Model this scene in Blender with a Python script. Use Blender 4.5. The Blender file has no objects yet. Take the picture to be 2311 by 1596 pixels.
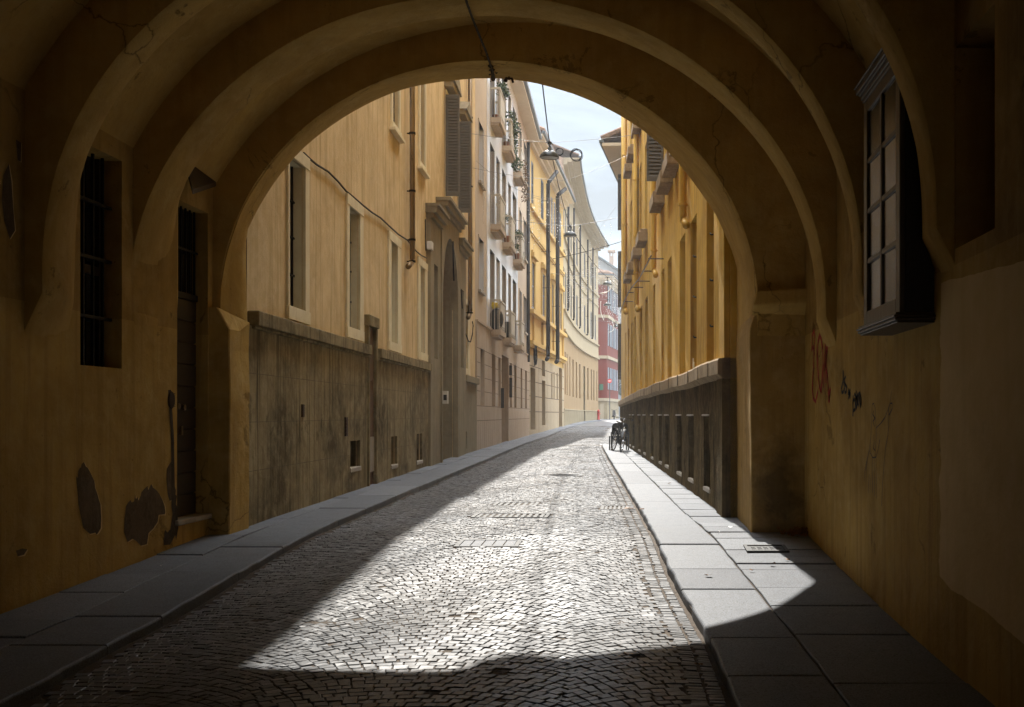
import bpy, math, random
import numpy as np
from mathutils import Vector, noise as mnoise

random.seed(7)
rng = np.random.default_rng(7)
R = math.radians
FPX, CX, CY, W0, H0 = 2394.0, 1441.0, 936.0, 2311.0, 1596.0   # lens measured on the photo (2311 px wide)
EYE = 1.4                                                       # height of the lens above the near road
scn = bpy.context.scene
COL = scn.collection
SUN = Vector((-0.108, 1.0, 0.885))                                 # towards the sun

# ------------------------------------------------------------------ materials
def srgb(r, g, b):
    f = lambda c: (c / 255 / 12.92) if c / 255 <= 0.04045 else ((c / 255 + 0.055) / 1.055) ** 2.4
    return (f(r), f(g), f(b), 1)

class NT:
    def __init__(s, name):
        s.m = bpy.data.materials.new(name); s.m.use_nodes = True
        s.t = s.m.node_tree; s.t.nodes.clear()
        s.out = s.n('ShaderNodeOutputMaterial')
        s.b = s.n('ShaderNodeBsdfPrincipled')
        s.l(s.b.outputs[0], s.out.inputs['Surface'])
    def n(s, ty, **kw):
        nd = s.t.nodes.new(ty)
        for k, v in kw.items(): setattr(nd, k, v)
        return nd
    def l(s, a, b): s.t.links.new(a, b)
    def pos(s, sc=(1, 1, 1), rot=(0, 0, 0)):
        g = s.n('ShaderNodeNewGeometry'); mp = s.n('ShaderNodeMapping')
        mp.inputs['Scale'].default_value = sc; mp.inputs['Rotation'].default_value = rot
        s.l(g.outputs['Position'], mp.inputs['Vector']); return mp.outputs[0]
    def noise(s, vec, scale, detail=5, rough=0.6, dist=0.0):
        nd = s.n('ShaderNodeTexNoise'); nd.inputs['Scale'].default_value = scale
        nd.inputs['Detail'].default_value = detail; nd.inputs['Roughness'].default_value = rough
        nd.inputs['Distortion'].default_value = dist
        s.l(vec, nd.inputs['Vector']); return nd.outputs['Fac']
    def ramp(s, fac, stops):
        nd = s.n('ShaderNodeValToRGB'); cr = nd.color_ramp
        while len(cr.elements) > len(stops): cr.elements.remove(cr.elements[-1])
        while len(cr.elements) < len(stops): cr.elements.new(0.5)
        for e, (p, c) in zip(cr.elements, stops):
            e.position = p; e.color = c if len(c) == 4 else (*c, 1)
        s.l(fac, nd.inputs['Fac']); return nd.outputs[0]
    def mix(s, fac, a, b, blend='MIX'):
        nd = s.n('ShaderNodeMix', data_type='RGBA', blend_type=blend)
        for sock, v in ((nd.inputs[0], fac), (nd.inputs[6], a), (nd.inputs[7], b)):
            if hasattr(v, 'links'): s.l(v, sock)
            elif isinstance(v, (int, float)): sock.default_value = v
            else: sock.default_value = v if len(v) == 4 else (*v, 1)
        return nd.outputs[2]
    def bump(s, h, strength=0.3, dist=0.01, prev=None):
        nd = s.n('ShaderNodeBump'); nd.inputs['Strength'].default_value = strength
        nd.inputs['Distance'].default_value = dist
        s.l(h, nd.inputs['Height'])
        if prev: s.l(prev, nd.inputs['Normal'])
        return nd.outputs[0]
    def val(s, **kw):
        for k, v in kw.items():
            sock = s.b.inputs[k.replace('_', ' ')]
            if hasattr(v, 'links'): s.l(v, sock)
            else: sock.default_value = v

def gray(v): return (v, v, v, 1)
M = {}

def plaster(key, base, dark, light, rough=0.85, streak=0.5, blotch=0.5, scale=1.0, bump=0.35, spec=0.12, fine=60, crack=0.0, flake=0.0):
    t = NT(key)
    p = t.pos()
    big = t.noise(p, 0.9 * scale, 6, 0.62, 0.6)
    med = t.noise(p, 5.5 * scale, 6, 0.65, 0.3)
    st = t.noise(t.pos((9 * scale, 9 * scale, 0.45 * scale)), 1.0, 6, 0.6, 0.25)
    st2 = t.noise(t.pos((34 * scale, 34 * scale, 1.2 * scale)), 1.0, 4, 0.6)
    c = t.mix(t.ramp(big, [(0.36, gray(0)), (0.68, gray(blotch))]), base, dark)
    c = t.mix(t.ramp(med, [(0.46, gray(0)), (0.72, gray(0.55 * blotch))]), c, light)
    c = t.mix(t.ramp(st, [(0.50, gray(0)), (0.70, gray(streak))]), c, dark)
    c = t.mix(t.ramp(st2, [(0.55, gray(0)), (0.75, gray(streak * 0.45))]), c, light)
    c = t.mix(t.ramp(t.noise(p, 1.7 * scale, 8, 0.75, 1.2), [(0.62, gray(0)), (0.70, gray(0.35 * blotch))]), c, dark)
    if flake:
        fl = t.ramp(t.noise(p, 1.35, 9, 0.72, 0.4), [(0.625, gray(0)), (0.632, gray(flake))])
        c = t.mix(fl, c, tuple(x * .45 for x in dark))
        fl2 = t.ramp(t.noise(t.pos((1, 1, .7)), 2.3, 9, 0.7, 0.3), [(0.655, gray(0)), (0.66, gray(flake * .7))])
        c = t.mix(fl2, c, light)
        c = t.mix(t.ramp(t.noise(p, 26, 3, 0.6), [(0.70, gray(0)), (0.73, gray(flake))]), c, tuple(x * .35 for x in dark))
    if crack:
        wv = t.n('ShaderNodeVectorMath', operation='MULTIPLY_ADD'); nn = t.n('ShaderNodeTexNoise'); nn.inputs['Scale'].default_value = 3; nn.inputs['Detail'].default_value = 5
        t.l(p, nn.inputs['Vector']); t.l(nn.outputs['Color'], wv.inputs[0]); wv.inputs[1].default_value = (.5, .5, .5); t.l(p, wv.inputs[2])
        vo = t.n('ShaderNodeTexVoronoi', feature='DISTANCE_TO_EDGE'); vo.inputs['Scale'].default_value = .8; t.l(wv.outputs[0], vo.inputs['Vector'])
        ck = t.ramp(vo.outputs['Distance'], [(0.0, gray(crack)), (0.009, gray(0))])
        mk = t.ramp(t.noise(p, .55, 3, .5), [(0.52, gray(0)), (0.60, gray(1))])
        mm = t.n('ShaderNodeMath', operation='MULTIPLY'); t.l(ck, mm.inputs[0]); t.l(mk, mm.inputs[1])
        c = t.mix(mm.outputs[0], c, tuple(x * .3 for x in dark))
    b1 = t.bump(t.noise(p, fine, 6, 0.7), bump, 0.006)
    b2 = t.bump(t.noise(p, 7, 4, 0.55), bump, 0.02, b1)
    t.val(Base_Color=c, Roughness=rough, Normal=b2)
    t.b.inputs['Specular IOR Level'].default_value = spec
    M[key] = t.m
    return t

def simple(key, col, rough=0.5, metal=0.0, var=0.25, scale=12, spec=0.4, bump=0.1, stretch=(1, 1, 1)):
    t = NT(key)
    p = t.pos(stretch)
    nz = t.noise(p, scale, 5, 0.65)
    d = tuple(c * (1 - var) for c in col[:3]); l = tuple(min(1, c * (1 + var)) for c in col[:3])
    c = t.ramp(nz, [(0.3, d), (0.7, l)])
    t.val(Base_Color=c, Roughness=t.ramp(nz, [(0.25, gray(max(0.05, rough - 0.1))), (0.75, gray(min(1, rough + 0.12)))]),
          Metallic=metal, Normal=t.bump(t.noise(p, scale * 4, 4, 0.6), bump, 0.004))
    t.b.inputs['Specular IOR Level'].default_value = spec
    M[key] = t.m
    return t

def louvre_like(): pass

plaster('passage_plaster', (0.54, 0.35, 0.10), (0.32, 0.195, 0.052), (0.57, 0.41, 0.17), streak=0.35, blotch=0.85, bump=0.7, fine=45, crack=.8, flake=.55)
plaster('passage_wall_plaster', (0.56, 0.37, 0.105), (0.31, 0.19, 0.05), (0.58, 0.43, 0.19), streak=0.65, blotch=0.85, bump=0.7, fine=45, crack=.8, flake=.5)
plaster('repair_plaster', (0.74, 0.56, 0.28), (0.56, 0.40, 0.17), (0.80, 0.64, 0.38), streak=0.3, blotch=0.6, bump=0.4, flake=.2)
plaster('bare_render', (0.15, 0.105, 0.06), (0.08, 0.055, 0.03), (0.21, 0.155, 0.10), streak=0.3, blotch=0.9, scale=4, bump=1.0, fine=90)
plaster('damp_plaster', (0.17, 0.10, 0.04), (0.07, 0.045, 0.02), (0.28, 0.18, 0.08), streak=0.5, blotch=0.9, scale=3, bump=0.5)
plaster('ochre_plaster', (0.75, 0.585, 0.33), (0.44, 0.30, 0.125), (0.82, 0.70, 0.47), streak=0.8, blotch=0.65, bump=0.3, flake=.10)
plaster('cream_trim', (0.80, 0.72, 0.50), (0.56, 0.45, 0.26), (0.85, 0.79, 0.60), streak=0.4, blotch=0.5, scale=2, bump=0.2)
t = plaster('plinth_stone', (0.32, 0.255, 0.135), (0.085, 0.064, 0.030), (0.44, 0.37, 0.22), streak=1.0, blotch=1.0, scale=1.1, bump=0.5, flake=.35)
plaster('portal_stone', (0.30, 0.25, 0.16), (0.17, 0.135, 0.08), (0.37, 0.315, 0.215), streak=0.6, blotch=0.6, bump=0.4)
plaster('white_plaster', (0.80, 0.81, 0.84), (0.56, 0.55, 0.54), (0.86, 0.87, 0.9), rough=0.24, streak=0.4, blotch=0.3, bump=0.04, spec=0.9)
plaster('beige_plaster', (0.52, 0.43, 0.33), (0.38, 0.29, 0.2), (0.6, 0.52, 0.42), rough=0.7, streak=0.35, blotch=0.4, bump=0.15)
plaster('travertine', (0.46, 0.36, 0.26), (0.30, 0.22, 0.145), (0.58, 0.49, 0.38), rough=0.6, streak=0.7, blotch=0.4, scale=1.2, bump=0.2)
plaster('yellow_plaster', (0.52, 0.36, 0.13), (0.5, 0.33, 0.11), (0.7, 0.56, 0.31), streak=0.45, blotch=0.4, scale=0.7, bump=0.15)
plaster('ashlar', (0.40, 0.33, 0.23), (0.32, 0.26, 0.17), (0.54, 0.48, 0.38), streak=0.4, blotch=0.5, scale=0.8, bump=0.2)
plaster('curved_upper_plaster', (0.40, 0.335, 0.225), (0.29, 0.235, 0.16), (0.45, 0.395, 0.30), streak=0.35, blotch=0.4, scale=0.6, bump=0.1)
plaster('curved_lower_plaster', (0.33, 0.235, 0.13), (0.24, 0.16, 0.08), (0.40, 0.31, 0.20), streak=0.5, blotch=0.4, scale=0.6, bump=0.1)
plaster('red_plaster', (0.15, 0.027, 0.018), (0.11, 0.02, 0.014), (0.19, 0.05, 0.034), streak=0.35, blotch=0.4, scale=0.5, bump=0.1)
plaster('grey_plaster', (0.30, 0.32, 0.33), (0.2, 0.22, 0.23), (0.38, 0.40, 0.41), streak=0.5, blotch=0.6, scale=0.4, bump=0.1)
plaster('amber_plaster', (0.68, 0.425, 0.075), (0.34, 0.18, 0.03), (0.64, 0.46, 0.17), streak=0.9, blotch=0.7, bump=0.3, flake=.15)
plaster('amber_ledge_stone', (0.32, 0.23, 0.125), (0.15, 0.10, 0.05), (0.44, 0.35, 0.23), streak=0.6, blotch=0.8, scale=2, bump=0.4)
plaster('dark_plinth_stone', (0.135, 0.098, 0.044), (0.028, 0.020, 0.009), (0.23, 0.175, 0.09), rough=0.95, spec=0.03, streak=0.95, blotch=0.9, scale=1.6, bump=1.1, fine=35)
plaster('soffit_plaster', (0.62, 0.55, 0.43), (0.48, 0.41, 0.3), (0.7, 0.64, 0.54), streak=0.15, blotch=0.4, bump=0.1)
plaster('mortar', (0.095, 0.072, 0.052), (0.05, 0.038, 0.027), (0.14, 0.11, 0.08), streak=0.0, blotch=0.9, scale=6, bump=1.0)
plaster('earth', (0.16, 0.14, 0.11), (0.1, 0.085, 0.06), (0.22, 0.2, 0.16), streak=0, blotch=0.6, bump=0.4)

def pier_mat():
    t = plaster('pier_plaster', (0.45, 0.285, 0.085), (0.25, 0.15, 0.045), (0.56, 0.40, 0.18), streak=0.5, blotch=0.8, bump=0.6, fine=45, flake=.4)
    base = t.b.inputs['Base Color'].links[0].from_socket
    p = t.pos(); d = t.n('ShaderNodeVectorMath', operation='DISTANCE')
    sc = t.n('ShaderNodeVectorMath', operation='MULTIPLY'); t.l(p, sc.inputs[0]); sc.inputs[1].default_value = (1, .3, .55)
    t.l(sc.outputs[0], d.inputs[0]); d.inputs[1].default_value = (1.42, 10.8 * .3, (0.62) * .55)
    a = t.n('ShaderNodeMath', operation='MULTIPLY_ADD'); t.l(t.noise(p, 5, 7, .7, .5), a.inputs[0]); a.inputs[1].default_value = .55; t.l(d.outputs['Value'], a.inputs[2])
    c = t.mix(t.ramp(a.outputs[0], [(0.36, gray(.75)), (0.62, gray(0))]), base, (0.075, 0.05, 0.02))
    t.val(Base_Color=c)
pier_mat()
def brick_mat():
    t = NT('old_brick')
    g = t.n('ShaderNodeNewGeometry'); sep = t.n('ShaderNodeSeparateXYZ'); cmb = t.n('ShaderNodeCombineXYZ')
    t.l(g.outputs['Position'], sep.inputs[0]); t.l(sep.outputs[0], cmb.inputs[0]); t.l(sep.outputs[2], cmb.inputs[1])
    br = t.n('ShaderNodeTexBrick')
    br.inputs['Scale'].default_value = 3.2
    br.inputs['Color1'].default_value = (0.34, 0.22, 0.16, 1); br.inputs['Color2'].default_value = (0.42, 0.31, 0.24, 1)
    br.inputs['Mortar'].default_value = (0.45, 0.41, 0.36, 1); br.inputs['Mortar Size'].default_value = 0.02
    t.l(cmb.outputs[0], br.inputs['Vector'])
    t.val(Base_Color=br.outputs['Color'], Roughness=0.9)
    M['old_brick'] = t.m
brick_mat()
plaster('dull_band', (0.36, 0.31, 0.22), (0.26, 0.22, 0.15), (0.42, 0.37, 0.28), streak=0.5, blotch=0.4)
plaster('upper_plaster', (0.46, 0.29, 0.08), (0.22, 0.13, 0.034), (0.50, 0.35, 0.14), streak=0.5, blotch=0.95, bump=0.7, fine=45, crack=.7, flake=.55)

simple('roof_tile', (0.22, 0.15, 0.11), 0.85, var=0.45, scale=6, bump=0.6)
simple('slate_metal', (0.10, 0.12, 0.13), 0.45, 0.3, var=0.3, scale=3)
simple('copper_pipe', (0.24, 0.165, 0.085), 0.32, 0.55, var=0.3, scale=6, stretch=(1, 1, .2))
simple('yellow_pipe', (0.55, 0.33, 0.05), 0.45, 0.0, var=0.2, scale=6, stretch=(1, 1, .2))
simple('black_iron', (0.018, 0.017, 0.016), 0.55, 0.6, var=0.4, scale=20)
simple('dark_pipe', (0.022, 0.019, 0.017), 0.6, 0.0, spec=0.15, var=0.3, scale=10)
simple('rusty_iron', (0.06, 0.035, 0.022), 0.75, 0.4, var=0.5, scale=30)
simple('grate_iron', (0.06, 0.06, 0.06), 0.6, 0.0, spec=0.1, var=0.4, scale=25)
simple('shutter_brown', (0.12, 0.095, 0.062), 0.6, var=0.35, scale=5, stretch=(2, 2, 12))
simple('shutter_grey', (0.12, 0.105, 0.08), 0.6, var=0.25, scale=5, stretch=(2, 2, 12))
simple('shutter_blue', (0.16, 0.19, 0.235), 0.55, var=0.2, scale=5)
simple('dark_wood', (0.050, 0.032, 0.017), 0.6, var=0.45, scale=6, stretch=(1, 1, 7), bump=0.3)
simple('brown_door', (0.12, 0.065, 0.03), 0.6, var=0.4, scale=5, stretch=(5, 5, .6), bump=0.3)
simple('cabinet_wood', (0.013, 0.009, 0.006), 0.5, var=0.5, scale=9, stretch=(5, 5, .6), spec=0.3, bump=0.15)
simple('cabinet_frame', (0.045, 0.030, 0.018), 0.42, var=0.4, scale=9, stretch=(5, 5, .6), spec=0.5, bump=0.2)
simple('cream_paint', (0.60, 0.55, 0.46), 0.5, var=0.15, scale=6)
simple('balcony_metal', (0.50, 0.44, 0.34), 0.5, var=0.2, scale=6)
simple('cable_black', (0.012, 0.011, 0.010), 0.8, var=0.3, scale=30, spec=.1)
simple('cable_dusty', (0.055, 0.045, 0.03), 0.9, var=0.7, scale=60, bump=0.8)
simple('steel_wire', (0.22, 0.22, 0.22), 0.5, 0.3, var=0.2, scale=10)
simple('lamp_enamel', (0.010, 0.014, 0.012), 0.35, 0.0, var=0.3, scale=8, spec=0.35)
simple('bulb_plastic', (0.85, 0.86, 0.88), 0.25, var=0.05, scale=4, spec=0.8)
simple('white_plastic', (0.7, 0.68, 0.64), 0.5, var=0.15, scale=8)
simple('chrome', (0.6, 0.6, 0.6), 0.15, 1.0, var=0.1, scale=8)
simple('bike_paint', (0.022, 0.024, 0.024), 0.3, 0.2, var=0.2, scale=8, spec=0.6)
simple('rubber', (0.022, 0.022, 0.022), 0.8, var=0.2, scale=20)
simple('chair_shell', (0.03, 0.028, 0.024), 0.5, var=0.3, scale=14)
simple('red_paint', (0.45, 0.03, 0.025), 0.4, var=0.2, scale=6)
simple('sign_red', (0.55, 0.03, 0.03), 0.4, var=0.08, scale=6)
simple('sign_white', (0.8, 0.8, 0.8), 0.4, var=0.05, scale=6)
simple('sign_green', (0.03, 0.12, 0.07), 0.4, var=0.2, scale=6)
simple('spray_red', (0.40, 0.030, 0.022), 0.7, var=0.5, scale=30)
simple('spray_black', (0.03, 0.026, 0.022), 0.7, var=0.4, scale=30)
simple('pencil_blue', (0.075, 0.07, 0.075), 0.8, var=0.3, scale=30)
simple('leaf_green', (0.055, 0.095, 0.028), 0.55, var=0.5, scale=9)
simple('leaf_dark', (0.028, 0.055, 0.022), 0.6, var=0.5, scale=5)
simple('dry_stem', (0.22, 0.15, 0.09), 0.8, var=0.4, scale=20)
simple('dead_leaf', (0.16, 0.075, 0.022), 0.75, var=0.5, scale=25)
simple('orange_leaf', (0.30, 0.12, 0.025), 0.7, var=0.5, scale=25)
simple('paper', (0.75, 0.74, 0.72), 0.6, var=0.08, scale=10)
simple('flower', (0.35, 0.05, 0.22), 0.6, var=0.4, scale=20)
simple('yellow_cloth', (0.75, 0.55, 0.04), 0.6, var=0.2, scale=9)
simple('terracotta', (0.30, 0.13, 0.07), 0.8, var=0.25, scale=9)
simple('marble_sill', (0.34, 0.29, 0.22), 0.5, var=0.25, scale=9)
simple('rope_white', (0.72, 0.70, 0.66), 0.5, var=0.15, scale=15)

def glass_dark():
    t = NT('window_glass'); t.val(Base_Color=(0.012, 0.014, 0.016, 1), Roughness=0.06)
    t.b.inputs['Specular IOR Level'].default_value = 0.8
    p = t.pos(); t.val(Normal=t.bump(t.noise(p, 2.2, 2), 0.08, 0.02)); M['window_glass'] = t.m
    t = NT('cabinet_glass'); t.val(Base_Color=(0.012, 0.013, 0.012, 1), Roughness=0.22)
    t.b.inputs['Specular IOR Level'].default_value = 0.35
    p = t.pos(); t.val(Normal=t.bump(t.noise(p, 3.0, 2), 0.15, 0.02)); M['cabinet_glass'] = t.m
    t = NT('dark_inside'); p = t.pos()
    t.val(Base_Color=t.ramp(t.noise(p, 3), [(0.3, (0.008, 0.007, 0.006)), (0.7, (0.02, 0.017, 0.013))]), Roughness=0.8); M['dark_inside'] = t.m
    t = NT('lamp_glass'); t.val(Base_Color=(0.30, 0.33, 0.32, 1), Roughness=0.25); M['lamp_glass'] = t.m
glass_dark()

def stone_mats():
    # cobbles: every stone has its own tone (attribute), worn shiny tops, gritty grain
    t = NT('cobble_stone')
    a = t.n('ShaderNodeAttribute'); a.attribute_name = 'rnd'
    p = t.pos()
    c = t.ramp(a.outputs['Fac'], [(0.0, (0.055, 0.060, 0.067)), (0.45, (0.118, 0.126, 0.138)), (0.8, (0.165, 0.174, 0.187)), (1.0, (0.235, 0.244, 0.258))])
    c = t.mix(t.ramp(t.noise(p, 55, 6, 0.75), [(0.48, gray(0)), (0.72, gray(0.75))]), c, (0.065, 0.06, 0.055))
    c = t.mix(t.ramp(t.noise(p, 0.7, 5, 0.6, 0.5), [(0.42, gray(0)), (0.68, gray(0.45))]), c, (0.10, 0.09, 0.078))
    c = t.mix(t.ramp(t.noise(p, 140, 4, 0.7), [(0.5, gray(0)), (0.75, gray(0.5))]), c, (0.36, 0.35, 0.34))
    rg = t.ramp(t.noise(p, 30, 5, 0.7), [(0.3, gray(0.28)), (0.7, gray(0.42))])
    t.val(Base_Color=c, Roughness=rg, Normal=t.bump(t.noise(p, 75, 6, 0.72), 0.08, 0.002))
    t.b.inputs['Specular IOR Level'].default_value = 0.13
    M['cobble_stone'] = t.m
    t = NT('granite_slab')
    a = t.n('ShaderNodeAttribute'); a.attribute_name = 'rnd'
    p = t.pos()
    c = t.ramp(a.outputs['Fac'], [(0.0, (0.140, 0.152, 0.172)), (0.5, (0.172, 0.186, 0.208)), (1.0, (0.212, 0.228, 0.25))])
    c = t.mix(t.ramp(t.noise(p, 85, 4, 0.85), [(0.5, gray(0)), (0.60, gray(0.9))]), c, (0.07, 0.067, 0.065))
    c = t.mix(t.ramp(t.noise(p, 110, 4, 0.85), [(0.54, gray(0)), (0.66, gray(0.8))]), c, (0.36, 0.36, 0.36))
    c = t.mix(t.ramp(t.noise(p, 2.2, 7, 0.7, 0.8), [(0.48, gray(0)), (0.72, gray(0.18))]), c, (0.12, 0.115, 0.105))
    c = t.mix(t.ramp(t.noise(t.pos((1.2, 9, 1)), 1.0, 6, 0.7, 0.6), [(0.52, gray(0)), (0.75, gray(0.16))]), c, (0.13, 0.125, 0.115))
    rg = t.ramp(t.noise(p, 8, 6, 0.7), [(0.3, gray(0.40)), (0.7, gray(0.50))])
    b = t.bump(t.noise(p, 110, 5, 0.75), 0.14, 0.002)
    t.val(Base_Color=c, Roughness=rg, Normal=t.bump(t.noise(p, 4, 5, 0.6), 0.15, 0.015, b))
    t.b.inputs['Specular IOR Level'].default_value = 0.04
    M['granite_slab'] = t.m
stone_mats()

# ------------------------------------------------------------------ mesh builder (z is written relative to the eye; EYE is added on build)
class MB:
    def __init__(s): s.v = []; s.f = []; s.mi = []; s.smooth = False
    def add(s, vs, fs, mi=0):
        o = len(s.v); s.v.extend([tuple(p) for p in vs])
        for f in fs: s.f.append([o + i for i in f]); s.mi.append(mi)
    def quad(s, a, b, c, d, mi=0): s.add([a, b, c, d], [(0, 1, 2, 3)], mi)
    def hexa(s, c, mi=0):          # c: bottom 4, top 4
        s.add(c, [(3, 2, 1, 0), (4, 5, 6, 7), (0, 1, 5, 4), (1, 2, 6, 5), (2, 3, 7, 6), (3, 0, 4, 7)], mi)
    def box(s, x0, x1, y0, y1, z0, z1, mi=0):
        s.hexa([(x0, y0, z0), (x1, y0, z0), (x1, y1, z0), (x0, y1, z0), (x0, y0, z1), (x1, y0, z1), (x1, y1, z1), (x0, y1, z1)], mi)
    def tube(s, pts, r, n=8, mi=0, cap=True):
        pts = [Vector(p) for p in pts]
        rs = r if isinstance(r, (list, tuple)) else [r] * len(pts)
        rings = []; up = Vector((0.13, 0.21, 0.97))
        for i, p in enumerate(pts):
            d = (pts[min(i + 1, len(pts) - 1)] - pts[max(i - 1, 0)])
            if d.length < 1e-9: d = Vector((0, 0, 1))
            d.normalize()
            a = d.cross(up)
            if a.length < 0.05: a = d.cross(Vector((1, 0, 0)))
            a.normalize(); b = d.cross(a)
            rings.append([p + (a * math.cos(2 * math.pi * k / n) + b * math.sin(2 * math.pi * k / n)) * rs[i] for k in range(n)])
        o = len(s.v)
        for rg in rings: s.v.extend([tuple(q) for q in rg])
        for i in range(len(pts) - 1):
            for k in range(n):
                k2 = (k + 1) % n
                s.f.append([o + i * n + k, o + i * n + k2, o + (i + 1) * n + k2, o + (i + 1) * n + k]); s.mi.append(mi)
        if cap:
            s.f.append([o + k for k in range(n)][::-1]); s.mi.append(mi)
            s.f.append([o + (len(pts) - 1) * n + k for k in range(n)]); s.mi.append(mi)
    def lathe(s, c, prof, n=20, mi=0):
        o = len(s.v)
        for (r, z) in prof:
            for k in range(n):
                a = 2 * math.pi * k / n
                s.v.append((c[0] + r * math.cos(a), c[1] + r * math.sin(a), c[2] + z))
        for i in range(len(prof) - 1):
            for k in range(n):
                k2 = (k + 1) % n
                s.f.append([o + i * n + k, o + i * n + k2, o + (i + 1) * n + k2, o + (i + 1) * n + k]); s.mi.append(mi)
    def ball(s, c, r, n=6, mi=0, squash=1.0):
        prof = [(r * math.sin(math.pi * i / n) + 1e-5, -r * squash * math.cos(math.pi * i / n)) for i in range(n + 1)]
        s.lathe(c, prof, n + 2, mi)
    def leaf(s, c, size, mi=0):
        a = Vector((random.gauss(0, 1), random.gauss(0, 1), random.gauss(0, 1))).normalized()
        b = a.cross(Vector((random.gauss(0, 1), random.gauss(0, 1), random.gauss(0, 1)))).normalized()
        c = Vector(c); L = size * random.uniform(0.7, 1.3)
        s.add([c, c + a * L * .5 + b * L * .3, c + a * L, c + a * L * .5 - b * L * .3], [(0, 1, 2, 3)], mi)
    def build(s, name, mats, parent=None, smooth=False, bevel=0.0, seg=2):
        me = bpy.data.meshes.new(name)
        off = Vector((0, 0, EYE)) - (root_loc(parent) if parent else Vector((0, 0, 0)))
        me.from_pydata([(x + off.x, y + off.y, z + off.z) for x, y, z in s.v], [], s.f)
        if not isinstance(mats, (list, tuple)): mats = [mats]
        for k in mats: me.materials.append(M[k])
        me.polygons.foreach_set('material_index', s.mi)
        if smooth: me.polygons.foreach_set('use_smooth', [True] * len(s.f))
        me.update()
        ob = bpy.data.objects.new(name, me); COL.objects.link(ob)
        if parent: ob.parent = parent
        if bevel:
            bv = ob.modifiers.new('edge', 'BEVEL'); bv.width = bevel; bv.segments = seg; bv.limit_method = 'ANGLE'; bv.angle_limit = R(40)
        return ob

def root_loc(o):
    while o.parent: o = o.parent
    return Vector(o.location)
def tag(o, label=None, cat=None, group=None, kind=None):
    if label: o['label'] = label
    if cat: o['category'] = cat
    if group: o['group'] = group
    if kind: o['kind'] = kind
    return o
def thing(name, label, cat, loc, group=None):
    o = bpy.data.objects.new(name, None); COL.objects.link(o)
    o.location = (loc[0], loc[1], loc[2] + EYE); o.empty_display_size = 0.2
    return tag(o, label, cat, group)
def copy_tree(o, parent=None, delta=None):
    c = o.copy(); COL.objects.link(c); c.parent = parent
    for ch in list(o.children): copy_tree(ch, c)
    return c

# ------------------------------------------------------------------ ground heights and kerb lines (relative to the eye)
GY = [-12, 5, 7.2, 10.9, 24, 33, 53, 70, 108, 140, 260]
GZ = [-1.40, -1.38, -1.35, -1.19, -1.13, -1.10, -1.03, -0.77, -0.50, -0.42, -0.2]
G = lambda y: float(np.interp(y, GY, GZ))
KLY = [-12, 5, 6.28, 8.7, 12, 26.3, 41, 60, 80, 95, 108, 140]
KLX = [-3.05, -3.05, -3.14, -3.27, -3.39, -3.84, -4.34, -4.55, -4.50, -4.2, -3.4, -1.2]
KRY = [-12, 4.5, 5.56, 6.48, 8.09, 8.94, 12.8, 18.4, 28, 37, 39.5]
KRX = [0.47, 0.47, 0.458, 0.433, 0.308, 0.25, 0.048, -0.26, -0.80, -1.27, -1.36]
kl = lambda y: float(np.interp(y, KLY, KLX))
kr = lambda y: float(np.interp(y, KRY, KRX))
JRY = [-12, 5, 6.45, 8.09, 10.4, 12.8, 29.5, 40]
JRX = [1.02, 1.00, 0.968, 0.89, 0.75, 0.56, -0.35, -0.85]
jr = lambda y: float(np.interp(y, JRY, JRX))
ROADDROP = 0.062
def road_z(x, y):
    a, b = kl(y), (kr(y) if y < 39.5 else 0.4)
    m = 0.5 * (a + b); h = max(0.5, 0.5 * (b - a))
    return G(y) - ROADDROP - 0.02 * min(1, abs((x - m) / h)) ** 2 + 0.012
def ground_at(px, py, dz=-ROADDROP):
    y = 8.0
    for _ in range(40): y = (G(y) + dz) * FPX / (CY - py)
    return ((px - CX) / FPX * y, y)

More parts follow.
